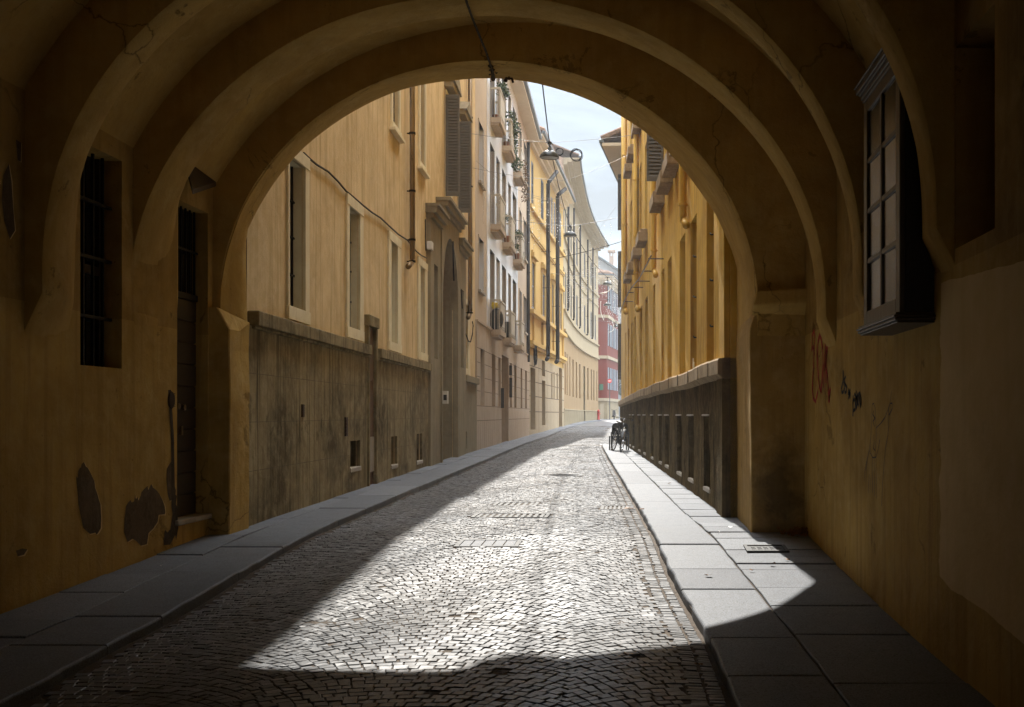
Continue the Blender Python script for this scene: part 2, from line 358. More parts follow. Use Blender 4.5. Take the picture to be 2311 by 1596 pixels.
# ------------------------------------------------------------------ facades: (u along the wall, v height, d out towards the street)
class Facade:
    def __init__(s, pts, side):
        s.p = [Vector((a, b, 0)) for a, b in pts]; s.side = side
        s.L = [0.0]
        for a, b in zip(s.p, s.p[1:]): s.L.append(s.L[-1] + (b - a).length)
        ns = []
        for a, b in zip(s.p, s.p[1:]):
            t = (b - a).normalized(); ns.append(Vector((t.y, -t.x, 0)) * (1 if side == 'L' else -1))
        s.sn = ns
        s.kn = [ns[0]] + [(ns[i] + ns[i + 1]).normalized() for i in range(len(ns) - 1)] + [ns[-1]]
        s.len = s.L[-1]
    def P(s, u, v, d=0.0):
        i = 0
        while i < len(s.sn) - 1 and u > s.L[i + 1]: i += 1
        t = (u - s.L[i]) / (s.L[i + 1] - s.L[i])
        q = s.p[i].lerp(s.p[i + 1], t) if 0 <= t <= 1 else s.p[i] + (s.p[i + 1] - s.p[i]) * t
        n = s.kn[i].lerp(s.kn[i + 1], min(1, max(0, t)))
        return (q.x + n.x * d, q.y + n.y * d, v)
    def n(s, u):
        a = Vector(s.P(u, 0, 0)); b = Vector(s.P(u, 0, 1)); return b - a
    def u(s, px, d=0.0):
        k = (px - CX) / FPX
        best = None
        for i in range(len(s.sn)):
            a, b = s.p[i] + s.kn[i] * d, s.p[i + 1] + s.kn[i + 1] * d
            den = (b.x - a.x) - k * (b.y - a.y)
            if abs(den) < 1e-9: continue
            t = (k * a.y - a.x) / den
            lo = -1e9 if i == 0 else -1e-6
            hi = 1e9 if i == len(s.sn) - 1 else 1 + 1e-6
            if lo <= t <= hi and a.y + t * (b.y - a.y) > 0:
                return s.L[i] + t * (s.L[i + 1] - s.L[i])
        return s.L[-1]
    def Y(s, u): return s.P(u, 0, 0)[1]
    def z(s, px, py, d=0.0): return (CY - py) / FPX * s.P(s.u(px, d), 0, d)[1]
    def cuts(s, a, b):
        return [a] + [x for x in s.L[1:-1] if a + 1e-4 < x < b - 1e-4] + [b]
    def box(s, mb, u0, u1, v0, v1, d0, d1, mi=0, v1b=None, v0b=None):
        cs = s.cuts(min(u0, u1), max(u0, u1)); n = len(cs)
        ring = lambda u, f: [s.P(u, v0 if v0b is None else v0 + (v0b - v0) * f, d0), s.P(u, v0 if v0b is None else v0 + (v0b - v0) * f, d1),
                             s.P(u, v1 if v1b is None else v1 + (v1b - v1) * f, d1), s.P(u, v1 if v1b is None else v1 + (v1b - v1) * f, d0)]
        vs = []
        for u in cs: vs += ring(u, (u - cs[0]) / max(1e-9, cs[-1] - cs[0]))
        fs = []
        for i in range(n - 1):
            for k in range(4):
                k2 = (k + 1) % 4
                fs.append((i * 4 + k, i * 4 + k2, (i + 1) * 4 + k2, (i + 1) * 4 + k))
        fs.append((3, 2, 1, 0)); fs.append(tuple((n - 1) * 4 + k for k in range(4)))
        mb.add(vs, fs, mi)
    def wall(s, mb, v0, v1, ops=(), u0=None, u1=None, d=0.0, mi=0, thick=None, rmi=None):
        """outer skin with real openings and their reveals; ops: (u0,u1,v0,v1,depth)"""
        u0 = 0 if u0 is None else u0; u1 = s.len if u1 is None else u1
        us = sorted({round(x, 4) for x in s.cuts(u0, u1)} | {round(min(u1, max(u0, x)), 4) for o in ops for x in o[:2]})
        vs = sorted({round(v0, 4), round(v1, 4)} | {round(min(v1, max(v0, x)), 4) for o in ops for x in o[2:4]})
        for a, b in zip(us, us[1:]):
            for c, e in zip(vs, vs[1:]):
                m, q = (a + b) / 2, (c + e) / 2
                if any(o[0] < m < o[1] and o[2] < q < o[3] for o in ops): continue
                mb.quad(s.P(a, c, d), s.P(b, c, d), s.P(b, e, d), s.P(a, e, d), mi)
        r = mi if rmi is None else rmi
        for o in ops:
            a, b, c, e, dep = o[:5]
            mb.quad(s.P(a, c, d), s.P(a, e, d), s.P(a, e, d - dep), s.P(a, c, d - dep), r)
            mb.quad(s.P(b, c, d), s.P(b, c, d - dep), s.P(b, e, d - dep), s.P(b, e, d), r)
            mb.quad(s.P(a, e, d), s.P(b, e, d), s.P(b, e, d - dep), s.P(a, e, d - dep), r)
            mb.quad(s.P(a, c, d), s.P(a, c, d - dep), s.P(b, c, d - dep), s.P(b, c, d), r)
    def pane(s, mb, u0, u1, v0, v1, d, mi=0):
        mb.quad(s.P(u0, v0, d), s.P(u1, v0, d), s.P(u1, v1, d), s.P(u0, v1, d), mi)
SUN_E, SKY_S, EXPO = 2.4, 0.15, 2.15
HAZE = 0.0007
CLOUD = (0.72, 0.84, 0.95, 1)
SKY_FILL = (14.0, 14.4, 15.0, 1)
# ================================================================== GROUND, ROAD, SIDEWALKS
def big_ground():
    m = MB(); m.quad((-900, -900, -2.2), (900, -900, -2.2), (900, 900, -2.2), (-900, 900, -2.2))
    tag(m.build('ground', 'earth'), kind='structure')
big_ground()

def np_mesh(name, co, quads, mats, rnd=None, smooth=True, mi=None):
    me = bpy.data.meshes.new(name)
    co = np.asarray(co, dtype=np.float32).copy(); co[:, 2] += EYE
    q = np.asarray(quads, dtype=np.int32)
    me.vertices.add(len(co)); me.vertices.foreach_set('co', co.ravel())
    me.loops.add(q.size); me.loops.foreach_set('vertex_index', q.ravel())
    me.polygons.add(len(q))
    me.polygons.foreach_set('loop_start', np.arange(0, q.size, 4, dtype=np.int32))
    me.polygons.foreach_set('loop_total', np.full(len(q), 4, dtype=np.int32))
    for k in mats: me.materials.append(M[k])
    if mi is not None: me.polygons.foreach_set('material_index', np.asarray(mi, dtype=np.int32))
    me.polygons.foreach_set('use_smooth', np.full(len(q), smooth, dtype=bool))
    if rnd is not None:
        at = me.attributes.new('rnd', 'FLOAT', 'POINT'); at.data.foreach_set('value', np.asarray(rnd, dtype=np.float32))
    me.update(calc_edges=True); me.validate()
    ob = bpy.data.objects.new(name, me); COL.objects.link(ob)
    return ob

def vroad_z(x, y):
    a = np.interp(y, KLY, KLX); b = np.where(y < 39.5, np.interp(y, KRY, KRX), 0.4)
    m = 0.5 * (a + b); h = np.maximum(0.5, 0.5 * (b - a))
    bumpy = 0.010 * np.sin(x * 1.9 + y * 0.8) * np.sin(y * 0.55 + 1.3) + 0.006 * np.sin(x * 4.1 - y * 1.7)
    return np.interp(y, GY, GZ) - ROADDROP - 0.02 * np.minimum(1, np.abs((x - m) / h)) ** 2 + 0.012 + bumpy

COVERS = [  # iron covers set in the road: px left, px right, py far, py near
    (1109.6, 1209.6, 1135.7, 1143.5), (1060.6, 1235.6, 1162.5, 1171.5), (1023, 1169, 1223, 1237), (1354, 1419, 1140.5, 1149), (1244, 1304, 1014.6, 1017.4)]
COVER_XY = []
for (a, b, f, n) in COVERS:
    xa, yn = ground_at(a, n); xb, _ = ground_at(b, n); _, yf = ground_at(a, f)
    if yf - yn < 0.4: yf = yn + 0.42
    COVER_XY.append((xa, xb, yn, yf))

def cobbled_road():
    # mortar bed
    ys = np.concatenate([np.arange(-14, 60, 0.5), np.arange(60, 150, 2.0)])
    fr = np.linspace(0, 1, 13)
    co = []
    for y in ys:
        a = kl(y) - 0.1 if y < 116 else -9.0
        b = kr(y) + 0.1 if y < 39.3 else (0.75 if y < 44 else (0.9 if y < 100 else 8.0))
        for t in fr: co.append((a + (b - a) * t, y, 0))
    co = np.array(co); co[:, 2] = vroad_z(co[:, 0], co[:, 1]) - 0.0065
    far = co[:, 1] > 73; co[far, 2] += 0.009
    n = len(fr); q = [(i * n + j, i * n + j + 1, (i + 1) * n + j + 1, (i + 1) * n + j) for i in range(len(ys) - 1) for j in range(n - 1)]
    # stones in segmental arcs
    Wl = 1.64; Rr = Wl / math.sqrt(2); p = 0.073
    C, V = [], []
    lanes = range(-4, 3)
    Y0, Y1 = 2.6, 74.0
    quads4 = []
    for L in lanes:
        xc = -0.82 - Wl / 2 + L * Wl           # lane centre measured from the right kerb
        for i in range(int((Y0 - 1.5) / p), int(Y1 / p)):
            nst = 25; jit = rng.normal(0, 0.008, nst + 2)
            ph = (np.arange(nst + 2) - 0.5 - 0.5 * (i % 2)) / nst * (math.pi / 2) - math.pi / 4 + jit
            ph = np.clip(ph, -math.pi / 4, math.pi / 4)
            a, b = ph[:-1], ph[1:]
            ok = (b - a) > 0.022
            a, b = a[ok], b[ok]
            yb = i * p + rng.normal(0, 0.002)
            def cor(f, up):
                h = p * np.cos(f) * up
                return np.stack([xc + Rr * np.sin(f) + np.sin(f) * h, yb + Rr * (np.cos(f) - 0.7071) + np.cos(f) * h], -1)
            quads4.append(np.stack([cor(a, 0), cor(b, 0), cor(b, 1), cor(a, 1)], 1))
    Q = np.concatenate(quads4)                      # N,4,2 (x relative to the right kerb)
    cy = Q[:, :, 1].mean(1)
    Q[:, :, 0] += np.interp(Q[:, :, 1].mean(1), KRY, KRX)[:, None]
    cx = Q[:, :, 0].mean(1)
    lo = np.interp(cy, KLY, KLX) + 0.05; hi = np.where(cy < 39.5, np.interp(cy, KRY, KRX) - 0.215, 0.6)
    keep = (cx > lo) & (cx < hi) & (cy > Y0) & (cy < Y1)
    Q = Q[keep]
    # gutter rows along the right kerb (small setts laid across)
    gy = np.arange(Y0, 39.3, 0.052); rows = []
    for k, (o0, o1) in enumerate([(0.022, 0.105), (0.112, 0.205)]):
        y0 = gy + rng.normal(0, 0.003, len(gy)); y1 = y0 + 0.048
        kx = np.interp(y0, KRY, KRX)
        w = rng.normal(0, 0.006, len(gy))
        rows.append(np.stack([np.stack([kx - o1 + w, y0], -1), np.stack([kx - o0, y0], -1), np.stack([kx - o0, y1], -1), np.stack([kx - o1 + w, y1], -1)], 1))
    Q = np.concatenate([Q] + rows)
    N = len(Q)
    c = Q.mean(1, keepdims=True)
    for (xa, xb, yn, yf) in COVER_XY:               # leave room for the iron covers
        cc = c[:, 0]
        inside = (cc[:, 0] > xa - 0.02) & (cc[:, 0] < xb + 0.02) & (cc[:, 1] > yn - 0.02) & (cc[:, 1] < yf + 0.02)
        Q, c = Q[~inside], c[~inside]
    N = len(Q)
    Q = Q + rng.normal(0, 0.0026, Q.shape)
    e = np.linalg.norm(Q - c, axis=2, keepdims=True)
    gap = rng.uniform(0.0022, 0.0058, (N, 1, 1))
    Qm = c + (Q - c) * (1 - gap * 1.2 / np.maximum(e, 0.02))
    Qt = c + (Qm - c) * (1 - 0.0052 / np.maximum(e, 0.02))
    zt = vroad_z(c[:, 0, 0], c[:, 0, 1]) + rng.normal(0, 0.0015, N)
    zt[rng.random(N) < 0.02] -= 0.006
    tilt = rng.normal(0, 0.0010, (N, 4))
    ring = lambda q2, z: np.concatenate([q2, z[:, :, None]], 2)
    # tiny per-row drop keeps the road profile on slopes
    zq = vroad_z(Q[:, :, 0], Q[:, :, 1]) - vroad_z(c[:, :, 0], c[:, :, 1])
    A = ring(Qm, (zt[:, None] - 0.020) + zq); B = ring(Qm, zt[:, None] - 0.0030 + zq + tilt * .6); D = ring(Qt, zt[:, None] + zq + tilt)
    co2 = np.concatenate([A, B, D], 1).reshape(-1, 3)
    base = (np.arange(N) * 12)[:, None, None] + len(co)
    f = []
    for k in range(4):
        k2 = (k + 1) % 4
        f.append([k, k2, 4 + k2, 4 + k]); f.append([4 + k, 4 + k2, 8 + k2, 8 + k])
    f.append([8, 9, 10, 11])
    faces = (base + np.array(f)[None]).reshape(-1, 4)
    bx_, by_ = c[:, 0, 0], c[:, 0, 1]
    big = .13 * np.sin(bx_ * 2.3 + 1.7 * np.sin(by_ * .9)) * np.sin(by_ * 1.1 + bx_) + .10 * np.sin(by_ * .37 + bx_ * .8)
    for (qx, qy, qr, dv) in ((-1.6, 7.4, .55, -.28), (-.6, 9.9, .5, -.25), (-2.6, 10.8, .6, -.22), (-1.0, 13.6, .8, .2), (-.4, 6.5, .35, -.25), (-2.0, 16.5, .8, -.25), (-1.2, 21, 1.0, -.2)):
        big += dv * np.exp(-(((bx_ - qx) / qr) ** 2 + ((by_ - qy) / (qr * 1.4)) ** 2) ** 2)
    tone = np.clip(rng.normal(0.48, 0.27, N) + big - .35 * (rng.random(N) < .06), 0, 1)
    rnd = np.concatenate([np.zeros(len(co)), np.repeat(tone, 12)])
    allf = np.concatenate([np.array(q), faces])
    cyq = co[np.array(q)][:, :, 1].mean(1)
    mi = np.concatenate([np.where(cyq > 73.6, 1, 0), np.ones(len(faces))])
    ob = np_mesh('cobblestone_road', np.concatenate([co, co2]), allf, ['mortar', 'cobble_stone'], rnd, False, mi)
    ob.data.attributes['rnd'].data.foreach_set('value', np.where(np.arange(len(rnd)) < len(co), 0.5, rnd).astype(np.float32))
    tag(ob, kind='structure')
cobbled_road()

class Slabs:
    def __init__(s): s.co = []; s.f = []; s.r = []; s.mats = []
    def add(s, outline, bev=0.008, depth=0.12, wob=0.002, dz=0.0):
        pts = np.array(outline); c = pts.mean(0)
        n = len(pts); o = len(s.co); tone = float(np.clip(rng.normal(0.5, 0.25), 0, 1)); h = rng.normal(0, 0.0035) + dz
        # inset along corner bisectors
        prev = np.roll(pts, 1, 0); nxt = np.roll(pts, -1, 0)
        d1 = (pts - prev); d1 /= np.linalg.norm(d1, axis=1, keepdims=True) + 1e-9
        d2 = (nxt - pts); d2 /= np.linalg.norm(d2, axis=1, keepdims=True) + 1e-9
        nrm = np.stack([-(d1 + d2)[:, 1], (d1 + d2)[:, 0]], -1); nrm /= np.linalg.norm(nrm, axis=1, keepdims=True) + 1e-9
        sc = 1 / np.maximum(0.5, (nrm * np.stack([-d1[:, 1], d1[:, 0]], -1)).sum(1))
        def ins(k): return pts + nrm * (k * sc)[:, None]
        w = rng.normal(0, wob, n)
        tx, ty = rng.normal(0, 0.003, 2)
        ya, yb = pts[:, 1].min(), pts[:, 1].max(); gs = (G(yb) - G(ya)) / max(.05, yb - ya); gz = G(ya) + gs * (c[1] - ya)
        for (ii, dzz) in ((0.0, -depth), (0.0, -bev), (bev * .35, -bev * .35), (bev, 0.0)):
            q = ins(ii * (1 + 6 * np.abs(w)))
            for (x, y), ww in zip(q, w):
                z = gz + gs * (y - c[1]) + dzz + h + (x - c[0]) * tx
                s.co.append((x, y, z)); s.r.append(tone)
        for k in range(n):
            k2 = (k + 1) % n
            for L in range(3): s.f.append((o + L * n + k, o + L * n + k2, o + (L + 1) * n + k2, o + (L + 1) * n + k))
        s.f.append(tuple(o + 3 * n + k for k in range(n)))
    def build(s, name):
        me = bpy.data.meshes.new(name)
        me.from_pydata([(x, y, z + EYE) for x, y, z in s.co], [], s.f)
        me.materials.append(M['granite_slab'])
        at = me.attributes.new('rnd', 'FLOAT', 'POINT'); at.data.foreach_set('value', np.array(s.r, dtype=np.float32))
        me.update()
        ob = bpy.data.objects.new(name, me); COL.objects.link(ob)
        return tag(ob, kind='structure')

def line_pts(fn, y0, y1, step=0.16, wob=0.0):
    n = max(2, int(abs(y1 - y0) / step) + 1)
    return [(fn(y) + (rng.normal(0, wob) if 0 < i < n - 1 else 0), y) for i, y in enumerate(np.linspace(y0, y1, n))]

def strip(S, fl, fr_, joints, gap, wl, wr, bev, dz=0.0, skew=0.0):
    for a, b in zip(joints, joints[1:]):
        L = line_pts(lambda y: fl(y) + gap / 2, a + gap / 2, b - gap / 2, wob=wl)
        Rr_ = line_pts(lambda y: fr_(y) - gap / 2, a + gap / 2, b - gap / 2, wob=wr)
        Rr_ = [(x, y + skew) for x, y in Rr_]
        S.add(Rr_ + L[::-1], bev=bev, dz=dz)

def wl_x(y):                      # foot of the left-hand walls
    if y < 11.3: return -4.33
    return float(np.interp(y, [11.3, 33, 53.3, 70.6, 78.3, 86.7, 95.9, 108], [-4.27, -5.12, -5.58, -5.05, -5.18, -5.2, -4.97, -4.15]))
def wr_x(y):
    if y < 10.8: return 1.70
    if y < 12.4: return 1.16
    return 1.80 - 0.058 * y

def joints_from(y0, y1, lo, hi, fixed=()):
    js = list(fixed); y = js[-1] if js else y0
    if not js: js = [y0]
    while y < y1: y += rng.uniform(lo, hi); js.append(min(y, y1))
    if js[-1] - js[-2] < 0.3: js.pop(-2)
    return js

S = Slabs()
jl = lambda y: kl(y) - 0.60
strip(S, jl, kl, joints_from(0, 106, 1.3, 2.6, [0.5, 2.2, 3.6, 5.0, 6.28, 7.1, 8.69, 9.9, 12.0]), 0.009, 0.0015, 0.0045, 0.014)
strip(S, wl_x, jl, joints_from(0, 106, 0.7, 1.5, [0.5, 1.6, 2.9, 4.0, 4.9, 5.7, 6.5, 7.0, 7.9, 8.6, 9.5]), 0.012, 0.003, 0.0015, 0.006, dz=-0.003)
S.build('left_sidewalk')
S = Slabs()
ybr = [ground_at(1500, v, 0)[1] for v in (1526, 1438.5, 1329.6, 1284, 1229, 1162, 1131, 1090.5)]
strip(S, kr, jr, joints_from(0, 39.2, 2.0, 3.6, [0.5, 2.2, 3.6, 4.6] + ybr), 0.013, 0.0045, 0.002, 0.014)
yin = [ground_at(1800, v, 0)[1] for v in (1540, 1430, 1366, 1325, 1284, 1271, 1257, 1240)]
strip(S, jr, wr_x, joints_from(0, 10.78, 0.5, 0.8, [0.5, 1.6, 2.9, 4.0, 4.8] + yin), 0.016, 0.003, 0.002, 0.007, dz=-0.004)
strip(S, jr, wr_x, joints_from(10.84, 39.2, 0.35, 0.8), 0.012, 0.010, 0.006, 0.009, dz=-0.004)
S.build('right_sidewalk')
# joint sand under the slabs
m = MB()
for fa, fb, y0, y1 in ((wl_x, kl, 0.4, 106), (kr, wr_x, 0.4, 39.2)):
    ys = list(np.arange(y0, y1, 0.8)) + [y1]
    for a, b in zip(ys, ys[1:]):
        m.quad((fa(a) + .012, a, G(a) - .022), (fb(a) - .012, a, G(a) - .022), (fb(b) - .012, b, G(b) - .022), (fa(b) + .012, b, G(b) - .022))
tag(m.build('sidewalk_bed', 'mortar'), kind='structure')

# ================================================================== THE VAULTED PASSAGE
WXL, WXR = -4.32, 1.69
CV = (WXL + WXR) / 2
AV, BV, Z0 = 3.33, 2.98, 1.0
clampx = lambda x, e=.03: max(WXL - e, min(WXR + e, x))
Y_A1, Y_A2, Y_A3, Y_A4 = 10.77, 9.07, 7.46, 5.67
YB = -12.0                                             # the far (unseen) end of the passage behind the camera
arch = thing('archway_building', 'shadowy ochre vaulted passage building whose round arches frame the street', 'building', (CV, 5.0, -1.4))

def nz(p, sc, amp): return mnoise.noise(Vector(p) * sc) * amp

def build_vault():
    m = MB(); nt = 72
    ys = list(np.arange(YB, 10.8, 0.055)) + [10.8]
    for y in ys:
        for k in range(nt + 1):
            th = math.pi * k / nt
            x = CV + AV * math.cos(th); z = Z0 + BV * math.sin(th)
            x = clampx(x)
            n_ = nz((x, y, z), 0.9, 0.014) + nz((x, y, z), 3.0, 0.006)
            m.v.append((x, y, z + n_))
    n = nt + 1
    for i in range(len(ys) - 1):
        for k in range(nt):
            q = [i * n + k, (i + 1) * n + k, (i + 1) * n + k + 1, i * n + k + 1]
            if all(m.v[a][0] < WXL - .012 or m.v[a][0] > WXR + .012 for a in q): continue      # the walls close this part
            m.f.append(q); m.mi.append(0)
    return m.build('vault', 'passage_plaster', arch, smooth=True)
build_vault()

def prof(c, a, b, z0, n=56, tail=None, sag=0.0):
    """inner outline of a rib from the right foot over the crown to the left foot"""
    pts = []
    for k in range(n + 1):
        th = math.pi * k / n
        pts.append((c + a * math.cos(th), z0 + b * math.sin(th)))
    return pts

def rib(name, y0, y1, c, a, b, z0, foot, footcut):
    m = MB()
    P = prof(c, a, b, z0)
    inner = [(WXR + 0.02, footcut - 0.12 * (P[0][0] < WXR - .06)), (min(WXR - 0.01, P[0][0]), foot)] + P + [(max(WXL + 0.01, P[-1][0]), foot), (WXL - 0.02, footcut - 0.12 * (P[-1][0] > WXL + .06))]
    outer = []
    for (x, z) in inner:
        th = math.atan2(max(0, z - Z0), x - CV)
        if z <= Z0: outer.append((WXR + 0.06 if x > CV else WXL - 0.06, z))
        else: outer.append((clampx(CV + (AV + 0.10) * math.cos(th), .05), Z0 + (BV + 0.10) * math.sin(th)))
    n = len(inner)
    K = 5
    for j in range(K):                       # near face, soffit (3 steps), far face
        pass
    rows = []
    ysoff = [y0, y0 + 0.02, (y0 + y1) / 2, y1 - 0.02, y1]
    insets = [0.012, 0.0, 0.0, 0.004, 0.012]   # softened arrises
    def at(q, y, ins):
        (x, z), (ox, oz) = q
        d = math.hypot(ox - x, oz - z) + 1e-6; t = ins / d
        X, Z = x + (ox - x) * t, z + (oz - z) * t
        w = nz((X, y, Z), 1.1, 0.016) + nz((X, y, Z), 3.7, 0.007)
        return (X + (w if X < CV else -w) * .6, y, Z + w * .6)
    rows.append([(o[0], y0 + 0.004, o[1]) for o in outer])
    for y, ins in zip(ysoff, insets): rows.append([at(q, y, ins) for q in zip(inner, outer)])
    for dy, f in ((.16, .30), (.36, .72), (.52, 1.0)): rows.append([(i_[0] + (o[0] - i_[0]) * f, y1 + dy, i_[1] + (o[1] - i_[1]) * f) for i_, o in zip(inner, outer)])
    for r in rows: m.v.extend(r)
    for i in range(len(rows) - 1):
        for k in range(n - 1):
            m.f.append([i * n + k, i * n + k + 1, (i + 1) * n + k + 1, (i + 1) * n + k]); m.mi.append(0)
    ob = m.build(name, 'passage_plaster', arch)
    for p_ in ob.data.polygons: p_.use_smooth = True
    md = ob.modifiers.new('split', 'EDGE_SPLIT'); md.split_angle = R(50)
    return ob
rib('rib', Y_A2, Y_A2 + 0.48, -1.38, 2.97, 2.60, 0.98, 0.84, 0.66)
rib('rib', Y_A3, Y_A3 + 0.30, -1.31, 2.87, 2.47, 1.09, 0.86, 0.64)
rib('rib', Y_A4, Y_A4 + 0.27, -1.31, 2.89, 2.46, 1.09, 1.0, 0.86)
for yy in (3.75, 1.7, -0.6, -2.9, -5.4, -8, -10.6): rib('rib', yy, yy + 0.3, -1.31, 2.89, 2.46, 1.09, 1.0, 0.86)

# side walls with real recesses (facade frame: u = y - YB)
FLW = Facade([(WXL, YB), (WXL, 10.8)], 'L'); FRW = Facade([(WXR, YB), (WXR, 10.8)], 'R')
uy = lambda y: y - YB
WINL = (8.21, 8.87, 0.385, 2.12)                      # barred window
DOORL = (9.93, 10.64, -0.99, 2.02)                    # side door with grated transom
NICHR = (5.03, 5.655, 0.88, 1.955)                    # deep blind window, right wall
SLITR = (8.02, 8.30, 0.95, 1.75)                      # small dark recess behind the box window
def wall_with_wave(F, ops, name, mat):
    lo = [(o[0], o[1], o[2], min(o[3], .80), o[4]) for o in ops if o[2] < .80]; hi = [(o[0], o[1], max(o[2], .80), o[3], o[4]) for o in ops if o[3] > .80]
    m = MB(); F.wall(m, -1.9, .80, [o for o in lo]); F.wall(m, .80, 2.75, hi, mi=1)
    # drop the inner faces the split leaves across an opening
    keep = [k for k, f in enumerate(m.f) if not (all(abs(m.v[i][2] - .80) < 1e-6 for i in f))]
    m.f = [m.f[k] for k in keep]; m.mi = [m.mi[k] for k in keep]
    return m.build(name, [mat, 'upper_plaster'], arch)
wall_with_wave(FLW, [(uy(WINL[0]), uy(WINL[1]), WINL[2], WINL[3], 0.20), (uy(DOORL[0]), uy(DOORL[1]), DOORL[2], DOORL[3], 0.16)], 'left_wall', 'passage_wall_plaster')
wall_with_wave(FRW, [(uy(NICHR[0]), uy(NICHR[1]), NICHR[2], NICHR[3], 0.75), (uy(SLITR[0]), uy(SLITR[1]), SLITR[2], SLITR[3], 0.2)], 'right_wall', 'passage_wall_plaster')
# niche back + sloping sill, slit back
m = MB(); FRW.pane(m, uy(NICHR[0]), uy(NICHR[1]), NICHR[2] - .1, NICHR[3], -0.74); m.build('niche_shutter', 'dark_wood', arch)
m = MB(); m.hexa([(1.692, NICHR[0], NICHR[2] - .04), (2.42, NICHR[0], NICHR[2] - .04), (2.42, NICHR[1], NICHR[2] - .04), (1.692, NICHR[1], NICHR[2] - .04),
                  (1.692, NICHR[0], NICHR[2] + .004), (2.42, NICHR[0], NICHR[2] + .33), (2.42, NICHR[1], NICHR[2] + .33), (1.692, NICHR[1], NICHR[2] + .004)])
m.build('niche_sill', 'passage_wall_plaster', arch)
m = MB(); FRW.pane(m, uy(SLITR[0]), uy(SLITR[1]), SLITR[2], SLITR[3], -0.19); m.build('slit_recess', 'dark_inside', arch)
# barred window
wb = MB(); FLW.pane(wb, uy(WINL[0]), uy(WINL[1]), WINL[2], WINL[3], -0.19); win = wb.build('barred_window', 'window_glass', arch)
g = MB()
for k in range(4):
    y = WINL[0] + 0.10 + k * 0.155; g.box(WXL - 0.125, WXL - 0.105, y - .010, y + .010, WINL[2] - .01, WINL[3] + .01)
for z in (0.79, 1.27, 1.72): g.box(WXL - 0.115, WXL - 0.083, WINL[0] - .02, WINL[1] + .02, z - .012, z + .012)
g.build('grille', 'black_iron', win)
fr_ = MB()
fr_.box(WXL - .185, WXL - .155, WINL[0] + .0, WINL[0] + .07, WINL[2], WINL[3]); fr_.box(WXL - .185, WXL - .155, WINL[1] - .07, WINL[1], WINL[2], WINL[3])
fr_.box(WXL - .185, WXL - .155, WINL[0] + .071, WINL[1] - .071, 1.15, 1.22)
fr_.build('frame', 'dark_wood', win)
# side door: plank leaf of horizontal boards, transom with iron grate, stone threshold
dm = MB(); zs = np.linspace(DOORL[2], 1.13, 11)
for a, b in zip(zs, zs[1:]): dm.box(WXL - .155, WXL - .115 - .006 * rng.random(), DOORL[0] + .0, DOORL[1] - .0, a + .006, b - .006)
dm.box(WXL - .158, WXL - .135, DOORL[0], DOORL[1], DOORL[2], 1.13)
door = dm.build('side_door', 'dark_wood', arch, bevel=.006)
k = MB(); k.lathe((0, 0, 0), [(0.001, 0), (.028, .0), (.03, .02), (.001, .03)], 12)
k2 = MB(); k2.add([(WXL - .115 + z, 10.33 + x, 0.07 + y) for x, y, z in k.v], k.f); k2.build('handle', 'copper_pipe', door)
k2 = MB(); k2.add([(WXL - .115 + z * .7, 10.22 + x, 0.08 + y) for x, y, z in k.v], k.f); k2.build('knocker', 'copper_pipe', door)
k2 = MB(); k2.box(WXL - .118, WXL - .10, 10.26, 10.30, -.2, -.11); k2.build('lock_plate', 'copper_pipe', door)
tr = MB(); FLW.pane(tr, uy(DOORL[0]), uy(DOORL[1]), 1.13, DOORL[3], -.155); tro = tr.build('transom', 'window_glass', arch)
g = MB(); g.box(WXL - .15, WXL - .10, DOORL[0], DOORL[1], 1.13, 1.19)
for y in np.linspace(DOORL[0] + .05, DOORL[1] - .05, 7): g.box(WXL - .125, WXL - .107, y - .008, y + .008, 1.19, DOORL[3])
g.box(WXL - .106, WXL - .10, DOORL[0], DOORL[1], 1.60, 1.62); g.build('grate', 'black_iron', tro)
th = MB(); th.box(WXL - .15, WXL + .035, DOORL[0] - .05, DOORL[1] + .05, DOORL[2] - .05, DOORL[2] + .002); th.build('threshold', 'marble_sill', arch, bevel=.012)
# little open hatch above the door
hb = MB(); fl = [(WXL + .13, 9.80, 2.36), (WXL + .09, 10.62, 2.33), (WXL + .30, 9.56, 2.03)]
hb.add(fl + [(x, y, z - .045) for x, y, z in fl], [(0, 1, 2), (3, 5, 4), (0, 3, 4, 1), (1, 4, 5, 2), (2, 5, 3, 0)])
hb.build('open_flap', 'dark_wood', arch)
v = MB(); v.lathe((0, 0, 0), [(0.001, .012), (.075, .012), (.085, 0.0)], 20)
v2 = MB(); v2.add([(WXL + z, 9.80 + x * .8, 0.135 + y) for x, y, z in v.v], v.f)
for j in range(7): v2.box(WXL + .013, WXL + .017, 9.745, 9.855, 0.075 + j * .019, 0.083 + j * .019)
v2.build('wall_vent', 'rusty_iron', arch)
v2 = MB(); v2.box(WXL + .0, WXL + .03, 10.685, 10.725, 0.02, 0.11); v2.build('bell_push', 'black_iron', arch)

